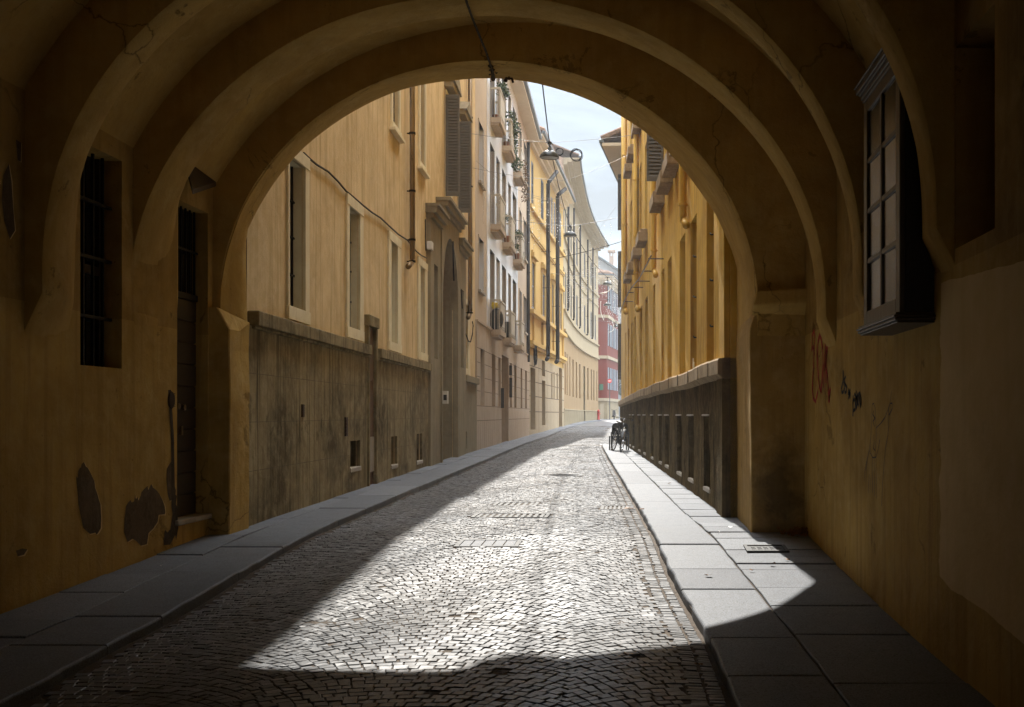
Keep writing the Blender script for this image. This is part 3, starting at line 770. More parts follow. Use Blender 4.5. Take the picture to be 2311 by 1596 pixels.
# exit arch: stepped wall, oblique outer face, elliptical opening
def exit_arch():
    nA = 64
    near = prof(-1.53, 2.73, 2.52, 1.06, nA); far = [(max(-4.135, min(1.135, x)), z) for x, z in prof(-1.53, 2.75, 2.67, 1.06, nA)]
    near = [(near[0][0], .80)] + near + [(near[-1][0], .80)]; far = [(far[0][0], .80)] + far + [(far[-1][0], .80)]; nA += 2
    yfar = lambda x: 11.22 + (x + 4.1) / 5.25 * 1.2
    m = MB(); rows = []
    outer = []
    for (x, z) in near:
        if z < Z0: outer.append((WXR + .05 if x > CV else WXL - .05, z)); continue
        th = math.atan2(z - Z0, x - CV); th = min(math.pi, max(0, th))
        outer.append((clampx(CV + (AV + .12) * math.cos(th), .05), Z0 + (BV + .14) * math.sin(th)))
    def wob(x, y, z, a=1.0): return nz((x, y, z), 1.3, 0.018 * a) + nz((x, y, z), 4.1, 0.006 * a)
    rows.append([(o[0], Y_A1 + .005, o[1]) for o in outer])
    for t in (0.35, 0.75, 0.97):
        rows.append([(o[0] + (p[0] - o[0]) * t, Y_A1 + .003 * 0 + wob(p[0], 3, p[1] + t, .3), o[1] + (p[1] - o[1]) * t) for o, p in zip(outer, near)])
    for t, lift in ((0.0, .012), (0.05, 0.0), (0.35, 0), (0.7, 0), (0.96, 0), (1.0, .014)):
        r = []
        for (x, z), (x2, z2) in zip(near, far):
            X, Z = x + (x2 - x) * t, z + (z2 - z) * t
            y = Y_A1 + (yfar(X) - Y_A1) * t
            w = wob(X, y, Z)
            dx, dz = X + 1.53, max(0, Z - 1.06); L = math.hypot(dx, dz)
            r.append((X + dx / L * (lift + w), y + (0.02 if t == 0 else 0), Z + dz / L * (lift + w)))
        rows.append(r)
    TOP = 13.5
    outf = []
    for (x, z) in far:
        outf.append((x, min(TOP, z + 0.0)))
    n = nA + 1
    for r in rows: m.v.extend(r)
    for i in range(len(rows) - 1):
        for k in range(n - 1):
            m.f.append([i * n + k, i * n + k + 1, (i + 1) * n + k + 1, (i + 1) * n + k]); m.mi.append(0)
    # outer street face above the arch
    last = rows[-1]; m0 = m; m = MB()
    for k in range(n - 1):
        a, b = last[k], last[k + 1]
        m.quad(a, b, (b[0], yfar(b[0]), TOP), (a[0], yfar(a[0]), TOP))
    for (xa, xb) in ((1.22, 2.6), (-5.4, -4.28)):
        m.quad((xa, yfar(xa), -1.9), (xb, yfar(xb), -1.9), (xb, yfar(xb), TOP), (xa, yfar(xa), TOP))
    m.build('street_front', 'bare_render', arch); m = m0
    ob = m.build('gate_arch', 'passage_plaster', arch)
    for p_ in ob.data.polygons: p_.use_smooth = True
    md = ob.modifiers.new('split', 'EDGE_SPLIT'); md.split_angle = R(48)
    # piers with a weathered sloping shoulder
    for side in ('L', 'R'):
        m = MB()
        if side == 'L': xi, xo, ya, yb, xt = -4.107, -4.75, 10.66, 11.2, -4.24
        else: xi, xo, ya, yb, xt = 1.139, 2.1, 10.79, 12.42, 1.195
        zs = list(np.linspace(-1.85, 0.86, 14)); cs = []
        sg = 1 if side == 'L' else -1
        prevs = None
        for z in zs + [1.08]:
            t = 1.0 if z > 0.9 else 0.0
            X = xi + (xt - xi) * t + nz((xi, 0, z), 2.2, .014)
            zf = .97 if t else z; XF = xi + nz((xi, 0, z), 2.2, .014)
            q = [(X - sg * .012, ya, z), (X, ya + .012, z), ((X + XF) / 2 + nz((xi, 5, z), 2, .012), (ya + yb) / 2, (z + zf) / 2), (XF, yb - .01, zf), (xo, yb, z), (xo, ya, z)]
            o = len(m.v); m.v.extend(q)
            if prevs is not None:
                for k in range(6):
                    k2 = (k + 1) % 6; m.f.append([prevs + k, prevs + k2, o + k2, o + k]); m.mi.append(0)
            prevs = o
        m.build('pier', 'pier_plaster' if side == 'R' else 'passage_wall_plaster', arch)
        if side == 'R':   # overhanging shoulder of the wall above the pier
            b = MB(); b.hexa([(1.15, 10.66, 1.10), (1.75, 10.66, 1.13), (1.75, 10.80, .98), (1.15, 10.80, 1.00), (1.19, 10.66, 1.25), (1.75, 10.66, 1.28), (1.75, 10.80, 1.28), (1.19, 10.80, 1.25)])
            b.build('shoulder', 'passage_plaster', arch, bevel=.02)
exit_arch()
# shell of the building above and around the vault (keeps daylight out)
m = MB()
m.box(-5.5, 2.7, YB - .3, 11.0, 13.2, 13.5); m.box(-5.5, -5.2, YB - .3, 11.0, -1.9, 13.2); m.box(2.55, 2.85, YB - .3, 11.0, -1.9, 13.2); m.box(-5.2, 2.55, YB - .3, YB, .8, 13.2)
m.build('roof_slab', 'passage_plaster', arch)

# ---- wear and writing on the passage walls
def on_left(px, py, off=.003):
    y = (WXL + off) * FPX / (px - CX); return (WXL + off, y, (CY - py) / FPX * y)
def on_right(px, py, off=.003):
    y = (WXR - off) * FPX / (px - CX); return (WXR - off, y, (CY - py) / FPX * y)
def z6(pts, s=4.42, ox=120.4, oy=993.0): return [(ox + x / s, oy + y / s) for x, y in pts]
def patch(name, pts, fn, mat, off=.003):
    if name == 'worn_patch':      # broken plaster rim, painted lighter down-right as a lit edge, for depth
        r_ = MB(); r_.add([fn(x + 1.8 + random.uniform(-.8, 1.2), y + 1.6 + random.uniform(-1, 1.2), off - .0012) for x, y in pts], [tuple(range(len(pts)))]); r_.build('lit_plaster_rim', 'cream_trim' if False else 'repair_plaster', arch)
    m = MB(); m.add([fn(x, y, off) for x, y in pts], [tuple(range(len(pts)))])
    return m.build(name, mat, arch)
patch('worn_patch', z6([(305, 220), (325, 265), (345, 280), (372, 330), (410, 410), (418, 480), (440, 540), (455, 600), (470, 640), (478, 780), (474, 880), (445, 930), (430, 945), (420, 925), (365, 938), (300, 880), (270, 740), (250, 640), (240, 500), (235, 460), (228, 365), (245, 380), (250, 310), (262, 283), (275, 275), (283, 240)]), on_left, 'bare_render')
patch('worn_patch', z6([(770, 600), (785, 625), (806, 612), (815, 545), (824, 590), (840, 568), (850, 605), (870, 560), (880, 520), (905, 490), (940, 458), (946, 500), (958, 480), (968, 455), (980, 440), (996, 478), (1020, 495), (1035, 508), (1060, 540), (1090, 600), (1110, 660), (1118, 720), (1112, 742), (1050, 748), (1040, 820), (1000, 880), (950, 930), (935, 1040), (875, 1055), (830, 1010), (790, 985), (740, 1020), (705, 920), (710, 780), (725, 660), (748, 622)]), on_left, 'bare_render')
patch('worn_patch', z6([(1130, 290), (1175, 215), (1180, 600), (1160, 610), (1140, 540), (1128, 400)]), on_left, 'bare_render', .0032)
patch('conduit_scar', [(379.5, 880), (386, 880)] + z6([(1205, 0), (1212, 470), (1222, 500), (1218, 545), (1232, 560), (1222, 640), (1250, 700), (1238, 760), (1246, 880), (1225, 1000), (1215, 950), (1165, 1045), (1100, 1050), (1112, 890), (1138, 925), (1168, 890), (1188, 740), (1180, 660), (1176, 400), (1175, 0)]), on_left, 'mortar', .004)
patch('worn_patch', [(98, 1355), (115, 1349), (140, 1352), (130, 1362), (112, 1368)][::1] if False else [(36, 1243), (50, 1238), (62, 1240), (54, 1252), (40, 1256)], on_left, 'bare_render')
patch('worn_patch', [(8, 395), (20, 370), (26, 410), (30, 470), (34, 520), (22, 540), (10, 500), (4, 450)], on_left, 'bare_render')
patch('worn_patch', [(36, 315), (48, 322), (47, 365), (40, 362)], on_left, 'bare_render')
# smoother repair plaster low on the near right wall
rp_ = [(2124, 642), (2150, 632), (2200, 620), (2252, 604), (2325, 585), (2420, 556), (2420, 1560), (2330, 1470), (2240, 1395), (2180, 1352), (2140, 1325), (2122, 1300), (2121, 900)]
rj = []
for (xa, ya_), (xb, yb_) in zip(rp_, rp_[1:] + rp_[:1]):
    n_ = max(2, int(math.hypot(xb - xa, yb_ - ya_) / 9))
    for k in range(n_):
        f = k / n_; x, y = xa + (xb - xa) * f, ya_ + (yb_ - ya_) * f
        rj.append((x + mnoise.noise(Vector((x * .02, y * .02, 1))) * 5 + mnoise.noise(Vector((x * .12, y * .12, 4))) * 2.5, y + mnoise.noise(Vector((x * .02, y * .02, 7))) * 6 + mnoise.noise(Vector((x * .12, y * .12, 9))) * 2.5))
patch('repair_panel', rj, on_right, 'repair_plaster', .002)
def ribbon(m, pts, w, off=.0035):
    P = [Vector(on_right(x, y, off)) for x, y in pts]
    for i in range(len(P) - 1):
        d = P[i + 1] - P[i]; nrm = Vector((0, -d.z, d.y))
        if nrm.length < 1e-6: continue
        nrm = nrm.normalized() * w * (0.7 + .6 * rng.random()) / 2; e = d.normalized() * w * .25
        m.quad(P[i] - nrm - e, P[i] + nrm - e, P[i + 1] + nrm + e, P[i + 1] - nrm + e)
zg = lambda pts: [(1781.4 + x / 3.684, 710.2 + y / 3.684) for x, y in pts]
m = MB()   # red tag: Z O K style tall letters with drips
for s_ in ([(186, 300), (190, 180), (205, 130), (212, 190), (205, 320), (198, 480), (190, 620), (200, 700), (218, 725), (236, 640)],
           [(250, 180), (238, 230), (232, 330), (240, 520), (250, 600), (262, 640), (272, 560), (280, 420), (276, 280), (264, 200), (250, 170)],
           [(302, 150), (296, 300), (290, 460), (284, 600)], [(326, 190), (314, 300), (300, 420), (318, 520), (322, 620), (332, 720)], [(312, 140), (306, 320), (302, 560)],
           [(340, 620), (332, 670), (326, 720)], [(186, 290), (198, 270), (208, 330)]):
    ribbon(m, zg(s_), 0.042)
for x0, y0, y1 in ((195, 330, 640), (210, 400, 700), (222, 260, 600), (244, 300, 560), (262, 350, 660), (290, 330, 640), (300, 480, 620), (310, 330, 570)):
    ribbon(m, zg([(x0, y0), (x0 + 3, (y0 + y1) / 2), (x0, y1)]), 0.010)
m.build('graffiti', 'spray_red', arch)
m = MB()   # two short black tags with a star between them
for s_ in ([(447, 470), (448, 540), (440, 580), (432, 620), (436, 650), (450, 640), (456, 600), (452, 560)], [(468, 515), (456, 540), (462, 580), (476, 600), (474, 640), (462, 650), (458, 610)],
           [(492, 625), (504, 690)], [(505, 620), (490, 700)], [(488, 655), (507, 658)],
           [(530, 680), (526, 740), (530, 800), (545, 790), (548, 740), (540, 700), (530, 720), (528, 840)], [(556, 640), (552, 700), (556, 780), (566, 740), (562, 680), (572, 660), (574, 720)],
           [(584, 645), (592, 680), (596, 740), (590, 765), (582, 700), (580, 650)], [(540, 660), (560, 690), (575, 755)]):
    ribbon(m, zg(s_), 0.026)
m.build('graffiti', 'spray_black', arch)
m = MB()   # scratched pencil figure
for s_ in ([(690, 745), (702, 738), (714, 780), (716, 860), (722, 940), (722, 1040), (716, 1110), (712, 1180)], [(690, 745), (684, 800), (682, 900), (678, 1000), (672, 1080)],
           [(702, 800), (692, 830), (712, 860), (694, 890), (708, 930)], [(724, 940), (760, 905), (795, 855), (822, 785), (836, 740), (850, 640)], [(822, 785), (830, 835), (856, 780), (856, 735), (840, 740)],
           [(826, 830), (826, 930), (818, 1010), (800, 1110), (790, 1200), (784, 1290), (774, 1420), (768, 1590)], [(668, 1080), (672, 1150), (694, 1190), (720, 1185), (738, 1120), (752, 1040)],
           [(664, 1130), (644, 1220), (628, 1300), (622, 1385)], [(648, 1200), (640, 1300), (638, 1390)], [(690, 1190), (688, 1300), (692, 1480)], [(706, 1190), (708, 1350), (710, 1510)], [(720, 1190), (722, 1350), (724, 1530)],
           [(664, 1330), (658, 1420), (656, 1480)], [(676, 1360), (672, 1480)], [(700, 1000), (706, 1060), (698, 1110), (712, 1130)]):
    ribbon(m, zg(s_), 0.008)
m.build('graffiti', 'pencil_blue', arch)
# ================================================================== FACADE KIT
simple('plinth_joint_dark', (0.10, 0.08, 0.045), 0.9, var=0.4, scale=5)
simple('shutter_tan', (0.17, 0.125, 0.08), 0.6, var=0.25, scale=4, stretch=(2, 2, 14))

def louvre(F, mb, u0, u1, v0, v1, d, th=0.035, pitch=0.062, rail=0.05, panels=1):
    w = (u1 - u0) / panels
    for k in range(panels):
        a, b = u0 + k * w + .004, u0 + (k + 1) * w - .004
        F.box(mb, a, a + rail, v0, v1, d, d + th); F.box(mb, b - rail, b, v0, v1, d, d + th)
        F.box(mb, a + rail, b - rail, v0, v0 + rail * 1.4, d, d + th); F.box(mb, a + rail, b - rail, v1 - rail, v1, d, d + th)
        mid = (v0 + v1) / 2; F.box(mb, a + rail, b - rail, mid - .03, mid + .03, d, d + th)
        z = v0 + rail * 1.4
        while z < v1 - rail - .02:
            mb.hexa([F.P(a + rail, z, d + th), F.P(b - rail, z, d + th), F.P(b - rail, z + .035, d), F.P(a + rail, z + .035, d),
                     F.P(a + rail, z + .010, d + th), F.P(b - rail, z + .010, d + th), F.P(b - rail, z + .045, d), F.P(a + rail, z + .045, d)])
            z += pitch

def louvre_open(F, mb, u, w, v0, v1, th=0.035, pitch=0.075, rail=0.05):
    """a shutter leaf standing square to the wall"""
    F.box(mb, u, u + th, v0, v1, .03, .03 + rail); F.box(mb, u, u + th, v0, v1, .03 + w - rail, .03 + w)
    F.box(mb, u, u + th, v0, v0 + .09, .03 + rail, .03 + w - rail); F.box(mb, u, u + th, v1 - .07, v1, .03 + rail, .03 + w - rail)
    F.box(mb, u + th * .8, u + th * .95, v0 + .09, v1 - .07, .03 + rail, .03 + w - rail)
    z = v0 + .09
    while z < v1 - .09:
        mb.hexa([F.P(u, z, .03 + rail), F.P(u, z, .03 + w - rail), F.P(u + th, z + .045, .03 + w - rail), F.P(u + th, z + .045, .03 + rail),
                 F.P(u, z + .012, .03 + rail), F.P(u, z + .012, .03 + w - rail), F.P(u + th, z + .057, .03 + w - rail), F.P(u + th, z + .057, .03 + rail)])
        z += pitch

def trim(F, mb, u0, u1, v0, v1, wl, wr, wt, wb_, d=.03, base=0.0):
    F.box(mb, u0 - wl, u0, v0, v1, base, base + d); F.box(mb, u1, u1 + wr, v0, v1, base, base + d)
    F.box(mb, u0 - wl, u1 + wr, v1, v1 + wt, base, base + d + .008)
    if wb_: F.box(mb, u0 - wl - .01, u1 + wr + .01, v0 - wb_, v0, base, base + d + .012)

def window(F, b, u0, u1, v0, v1, dep, mat='window_glass', frame='dark_wood', cross=True, fw=.05):
    m = MB(); F.pane(m, u0, u1, v0, v1, -dep + .012); w = m.build('window', mat, b)
    if frame:
        m = MB(); d0, d1 = -dep + .02, -dep + .055
        F.box(m, u0, u0 + fw, v0, v1, d0, d1); F.box(m, u1 - fw, u1, v0, v1, d0, d1)
        F.box(m, u0 + fw, u1 - fw, v1 - fw, v1, d0, d1); F.box(m, u0 + fw, u1 - fw, v0, v0 + fw, d0, d1)
        if cross:
            c = (u0 + u1) / 2; F.box(m, c - .03, c + .03, v0 + fw, v1 - fw, d0, d1 + .008)
        m.build('frame', frame, w)
    return w

def pipe(F, b, px, ztop, zbot, r, mat, d=None, brackets=(), shoe=0.0, arm=None, name='downpipe', dirn=1):
    d = r + .05 if d is None else d
    u = F.u(px, d)
    pts = [F.P(u, ztop, d), F.P(u, zbot + .12, d)]
    if shoe: pts += [F.P(u, zbot + .05, d - .01), F.P(u + dirn * shoe * .4, zbot - .02, d - .03), F.P(u + dirn * shoe, zbot - .08, d - .02)]
    else: pts += [F.P(u, zbot, d)]
    if arm: pts = [F.P(u + arm[0], arm[2], arm[1]), F.P(u + arm[0] * .1, ztop + .12, d + .02)] + pts
    m = MB(); m.tube(pts, r, 12); o = m.build(name, mat, b, smooth=True)
    m = MB()
    for z in brackets:
        m.tube([F.P(u, z - .02, d), F.P(u, z + .02, d)], r * 1.22, 12); F.box(m, u - .01, u + .01, z - .012, z + .012, -.01, d)
    if brackets: m.build('bracket', 'black_iron' if mat != 'yellow_pipe' else mat, o, smooth=False)
    return o

def eaves(F, b, z, over, mat_soffit, u0=None, u1=None, gut='slate_metal', slope=.42, depth=6.0, stepped=True, tile='roof_tile', tubes=True):
    u0 = 0 if u0 is None else u0; u1 = F.len if u1 is None else u1
    m = MB()
    F.box(m, u0, u1, z, z + .12, -.1, over)
    if stepped:
        F.box(m, u0, u1, z - .16, z - .001, -.1, over * .55); F.box(m, u0, u1, z - .34, z - .161, -.1, over * .25)
    m.build('cornice', mat_soffit, b)
    m = MB(); F.box(m, u0 - .02, u1 + .02, z + .121, z + .27, over - .05, over + .13); m.build('gutter', gut, b, bevel=.03)
    m = MB(); cs = F.cuts(u0, u1)
    for a, c in zip(cs, cs[1:]):
        m.hexa([F.P(a, z + .28, over + .02), F.P(c, z + .28, over + .02), F.P(c, z + .28 + slope * depth, -depth), F.P(a, z + .28 + slope * depth, -depth),
                F.P(a, z + .36, over + .02), F.P(c, z + .36, over + .02), F.P(c, z + .36 + slope * depth, -depth), F.P(a, z + .36 + slope * depth, -depth)])
    k = u0 + .15
    while tubes and k < u1 - .1:      # rows of curved tiles showing at the edge
        m.tube([F.P(k, z + .37, over + .07), F.P(k, z + .37 + slope * .9, over - .85)], .085, 6); k += .24
    m.build('roof', tile, b)

def back_box(F, b, z, depth=7.0, mat='ochre_plaster'):
    """the rest of the building behind its street front"""
    m = MB(); cs = F.cuts(0, F.len)
    m.quad(F.P(0, -2.1, 0), F.P(0, -2.1, -depth), F.P(0, z, -depth), F.P(0, z, 0))
    m.quad(F.P(F.len, -2.1, 0), F.P(F.len, -2.1, -depth), F.P(F.len, z, -depth), F.P(F.len, z, 0))
    for a, c in zip(cs, cs[1:]): m.quad(F.P(a, -2.1, -depth), F.P(c, -2.1, -depth), F.P(c, z, -depth), F.P(a, z, -depth))
    m.build('side_wall', mat, b)

# ================================================================== OCHRE BUILDING (left, nearest)
F1 = Facade([(-4.215, 11.2), (-5.08, 33.0)], 'L')
ochre = thing('ochre_building', 'ochre rendered building with dark stone plinth and arched stone portal, left of the street', 'building', F1.P(0, -1.3, 0))
uf = F1.u
W = []          # ground-floor slits: (u0,u1, wl, wr)
for (l, a, c, r) in ((644.8, 648, 684, 693), (779, 784.6, 808.6, 816), (874, 879.6, 894.5, 902), (941, 945.7, 956.5, 962.4), (1044, 1047, 1054, 1057.5)):
    W.append((uf(a), uf(c), max(.05, uf(a) - uf(l)), uf(r) - uf(c)))
WZ0, WZ1 = 1.33, 3.17
ops = [(a, c, WZ0, WZ1, .26) for a, c, _, _ in W]
UPW = [(uf(883), uf(897.5), 5.38, 7.9), (uf(945.5), uf(956.5), 5.38, 7.9), (uf(1002) + .25, uf(1002) + 1.15, 5.45, 7.95), (uf(1031) + .25, uf(1031) + 1.15, 5.5, 7.95)]
ops += [(a, c, v0, v1, .16) for a, c, v0, v1 in UPW]
po = (uf(986.5), uf(1022))          # portal opening
ops += [(po[0], po[1], -2.0, 4.45, .02)]
CE = [(uf(783), uf(805.6), -.81, -.40), (uf(876.5), uf(890.5), -.92, -.40), (uf(935), uf(947.5), -.97, -.40)]
ops += [c + (.02,) for c in CE] + [(uf(1045.5), uf(1050), -.98, -.48, .02)]
for (l, r) in ((961.8, 984.5), (1024.5, 1043.5)):
    pa, pc = uf(l), uf(r); ops.append((pa + (pc - pa) * .34, pa + (pc - pa) * .72, 1.28, 3.42, .02))
m = MB(); F1.wall(m, -2.1, 12.0, [o for o in ops if o[:2] not in [(a, c) for a, c, _, _ in W]] + [(o[0], o[1], o[2], o[3], .02) for o in ops[:5]]); m.build('wall', 'ochre_plaster', ochre)
back_box(F1, ochre, 12.0, 7.0, 'ochre_plaster')
eaves(F1, ochre, 12.0, .62, 'soffit_plaster')
for i, (a, c, wl, wr) in enumerate(W):
    w = window(F1, ochre, a, c, WZ0, WZ1, .26)
    m = MB(); trim(F1, m, a, c, WZ0, WZ1, wl, wr, .16, .165, .035); m.build('surround', 'cream_trim', w, bevel=.006)
    m = MB()
    for (p_, q_, r_, s_) in (((a, WZ0), (a, WZ1), 0, 0), ((c, WZ0), (c, WZ1), 0, 0), ((a, WZ0), (c, WZ0), 0, 0), ((a, WZ1), (c, WZ1), 0, 0)):
        m.quad(F1.P(p_[0], p_[1], 0), F1.P(q_[0], q_[1], 0), F1.P(q_[0], q_[1], -.27), F1.P(p_[0], p_[1], -.27))
    m.build('reveal', 'cream_trim', w)
    m = MB()
    n = 5 if i < 2 else 0
    for k in range(n):
        u = a + (c - a) * (k + .5) / n
        m.tube([F1.P(u, WZ0, -.12), F1.P(u, WZ1, -.12)], .014, 6)
    for z in (1.78, 2.26, 2.72): F1.box(m, a - .01, c + .01, z - .012, z + .012, -.135, -.105)
    m.build('grille', 'black_iron', w)
for i, (a, c, v0, v1) in enumerate(UPW):
    w = window(F1, ochre, a, c, v0, v1, .16)
    m = MB(); trim(F1, m, a, c, v0, v1, .12, .12, .14, .13, .04); F1.box(m, a - .2, c + .2, v0 - .19, v0 - .131, 0, .11); m.build('surround', 'cream_trim', w, bevel=.006)
    if i < 2:
        m = MB(); louvre(F1, m, a + .01, c - .01, v0, v1, -.09, panels=2); m.build('shutter', 'shutter_brown', w)
    else:
        m = MB(); louvre_open(F1, m, a - .16, .34, v0 - .02, v1); m.build('shutter', 'shutter_grey', w)
        m = MB()    # pediment over the window
        F1.box(m, a - .22, c + .22, v1 + .18, v1 + .32, 0, .22)
        u_, mid = (a - .26, c + .26), (a + c) / 2
        m.add([F1.P(u_[0], v1 + .321, 0), F1.P(u_[1], v1 + .321, 0), F1.P(mid, v1 + .72, 0), F1.P(u_[0], v1 + .321, .27), F1.P(u_[1], v1 + .321, .27), F1.P(mid, v1 + .72, .27)],
              [(0, 1, 2), (3, 5, 4), (0, 3, 4, 1), (1, 4, 5, 2), (2, 5, 3, 0)])
        m.build('pediment', 'portal_stone', w, bevel=.01)
# plinth with its ledge, cellar lights and the narrow service door
SD = (uf(826), uf(841))
CE = [(uf(783), uf(805.6), -.81, -.40), (uf(876.5), uf(890.5), -.92, -.40), (uf(935), uf(947.5), -.97, -.40)]
PL0, PL1 = 0.0, uf(961.5)
def plinth(u0, u1, ops, name='plinth', top=.96, d=.05):
    m = MB(); F1.wall(m, -2.1, top, ops, u0, u1, d)
    F1.pane(m, u0, u1, top, top, 0); m.quad(F1.P(u0, -2.1, 0), F1.P(u0, -2.1, d), F1.P(u0, top, d), F1.P(u0, top, 0)); m.quad(F1.P(u1, -2.1, 0), F1.P(u1, -2.1, d), F1.P(u1, top, d), F1.P(u1, top, 0))
    # shallow block joints as raised-edge strips cut by dark lines
    return m.build(name, 'plinth_stone', ochre)
plinth(PL0, SD[0] - .12, [c + (.3,) for c in CE[:1]])
plinth(SD[1] + .12, PL1, [c + (.3,) for c in CE[1:]])
for (a, c, v0, v1) in CE:
    m = MB(); F1.pane(m, a, c, v0, v1, -.24); co_ = m.build('cellar_opening', 'dark_inside', ochre)
    m = MB(); F1.box(m, a - .03, c + .03, v0 - .07, v0 + .004, .0, .065); m.build('cellar_sill', 'marble_sill', co_, bevel=.01)
m = MB()       # masonry joints
for v in (.447, -.08, -.61):
    for a, c in ((PL0, CE[0][0] - .03 if v < -.4 else SD[0] - .13), (SD[1] + .13, PL1)):
        F1.box(m, a + .02, c - .02, v - .0025, v + .0025, .0495, .0508)
for v0, v1, st in ((.45, .96, 1.7), (-.08, .447, 1.1), (-.61, -.08, 1.5), (-1.3, -.61, 1.0)):
    u = PL0 + st
    while u < PL1 - .3:
        if not (SD[0] - .2 < u < SD[1] + .2) and not any(a - .1 < u < c + .1 for a, c, _, _ in CE): F1.box(m, u - .002, u + .002, v0 + .006, v1 - .006, .0495, .0507)
        u += 3.7
m.build('plinth_joint', 'plinth_joint_dark', ochre)
m = MB()
for a, c in ((PL0 + .25, SD[0] - .14), (SD[1] + .14, PL1)):
    F1.box(m, a, c, .965, 1.125, .0, .13)
    F1.box(m, a, c, .93, .964, .0, .09)
m.build('ledge', 'plinth_stone', ochre, bevel=.012)
m = MB(); F1.box(m, SD[0] - .11, SD[0], -1.3, 1.45, -.02, .07); F1.box(m, SD[1], SD[1] + .11, -1.3, 1.45, -.02, .07); F1.box(m, SD[0] - .13, SD[1] + .13, 1.451, 1.63, -.02, .09)
m.build('door_surround', 'plinth_stone', ochre, bevel=.01)
m = MB(); F1.box(m, SD[0], SD[1], -1.3, 1.45, -.06, .006)
for z in (-.35, .55): F1.box(m, SD[0] + .04, SD[1] - .04, z, z + .75, .007, .02)
m.build('service_door', 'brown_door', ochre, bevel=.006)
m = MB(); F1.box(m, SD[0] + .02, SD[1] - .02, -.95, -.37, .007, .03); m.build('kick_plate', 'marble_sill', ochre)
m = MB(); F1.box(m, uf(671) , uf(676), -.03, .13, .05, .062)
for z in np.arange(-.02, .12, .022): F1.box(m, uf(671) + .01, uf(676) - .01, z, z + .01, .0625, .068)
m.build('plinth_vent', 'rusty_iron', ochre)
m = MB(); F1.box(m, uf(770), uf(775), -.32, -.04, .05, .066)
for z in np.arange(-.30, -.06, .05): F1.box(m, uf(770) + .02, uf(775) - .02, z, z + .025, .0665, .072)
m.build('plinth_vent', 'rusty_iron', ochre)
# downpipes
pipe(F1, ochre, 930.5, 11.9, 2.98, .055, 'copper_pipe', brackets=(9.5, 7.5, 5.6, 4.45, 3.48, 3.05), shoe=.35, dirn=-1)
pipe(F1, ochre, 1061, 11.9, 2.86, .065, 'copper_pipe', brackets=(10.5, 8.6, 6.6, 4.75, 2.95), shoe=.3, dirn=-1)
# stone portal: two flanking pilasters with slits and an arched doorway
m = MB()
PZ = 4.37
for (l, r) in ((961.8, 984.5), (1024.5, 1043.5)):
    a, c = uf(l), uf(r)
    s0, s1 = a + (c - a) * .34, a + (c - a) * .72
    F1.wall(m, -2.1, PZ, [(s0, s1, 1.28, 3.42, .22)], a, c, .10)
    F1.pane(m, s0, s1, 1.28, 3.42, -.10, 1)
    for u in (a, c): m.quad(F1.P(u, -2.1, 0), F1.P(u, -2.1, .10), F1.P(u, PZ, .10), F1.P(u, PZ, 0))
    F1.box(m, a - .04, c + .06, PZ, PZ + .10, 0, .17); F1.box(m, a - .10, c + .12, PZ + .101, PZ + .24, 0, .25); F1.box(m, a - .12, c + .15, PZ + .241, PZ + .30, 0, .31)
m.build('pilaster', ['portal_stone', 'dark_inside'], ochre)
m = MB()
a, c = uf(984.6), uf(1024.4); o0, o1 = po; SP, AP, TOPZ = 2.75, 4.38, 4.82
n = 40; D = .14
for (l, r) in ((a, o0), (o1, c)):
    m.quad(F1.P(l, -2.1, D), F1.P(r, -2.1, D), F1.P(r, TOPZ, D), F1.P(l, TOPZ, D))
for u in (a, c): m.quad(F1.P(u, -2.1, 0), F1.P(u, -2.1, D), F1.P(u, TOPZ, D), F1.P(u, TOPZ, 0))
cu, hw = (o0 + o1) / 2, (o1 - o0) / 2
cur = lambda k: (cu - hw * math.cos(math.pi * k / n), SP + (AP - SP) * math.sin(math.pi * k / n))
for k in range(n):
    (ua, za), (ub, zb) = cur(k), cur(k + 1)
    m.quad(F1.P(ua, za, D), F1.P(ub, zb, D), F1.P(ub, TOPZ, D), F1.P(ua, TOPZ, D))
    m.quad(F1.P(ua, za, D), F1.P(ua, za, -.45), F1.P(ub, zb, -.45), F1.P(ub, zb, D))
for u in (o0, o1): m.quad(F1.P(u, -2.1, D), F1.P(u, -2.1, -.45), F1.P(u, SP, -.45), F1.P(u, SP, D))
F1.box(m, a - .02, c + .02, TOPZ, TOPZ + .09, 0, .20); F1.box(m, a - .06, c + .06, TOPZ + .091, TOPZ + .22, 0, .28); F1.box(m, a - .10, c + .10, TOPZ + .221, TOPZ + .29, 0, .36)
pt = m.build('portal', 'portal_stone', ochre)
m = MB(); F1.pane(m, o0, o1, -2.1, AP + .05, -.44)
for k in range(6):
    u = o0 + (o1 - o0) * (k + .06) / 6; F1.box(m, u, u + (o1 - o0) / 6 * .86, -.9 + .05, 1.1, -.44, -.41); F1.box(m, u, u + (o1 - o0) / 6 * .86, 1.2, 2.6, -.44, -.41)
m.build('portal_door', 'portal_stone', pt)
# small fittings on the front
m = MB(); F1.box(m, uf(960), uf(964), 3.65, 3.83, .03, .14); m.build('junction_box', 'white_plastic', ochre, bevel=.01)
m = MB(); F1.box(m, uf(985.2), uf(987.2), .26, .56, .14, .26, 0); F1.box(m, uf(985.2) - .004, uf(985.2) - .001, .34, .47, .16, .24, 1); m.build('intercom', ['cream_paint', 'dark_inside'], ochre)
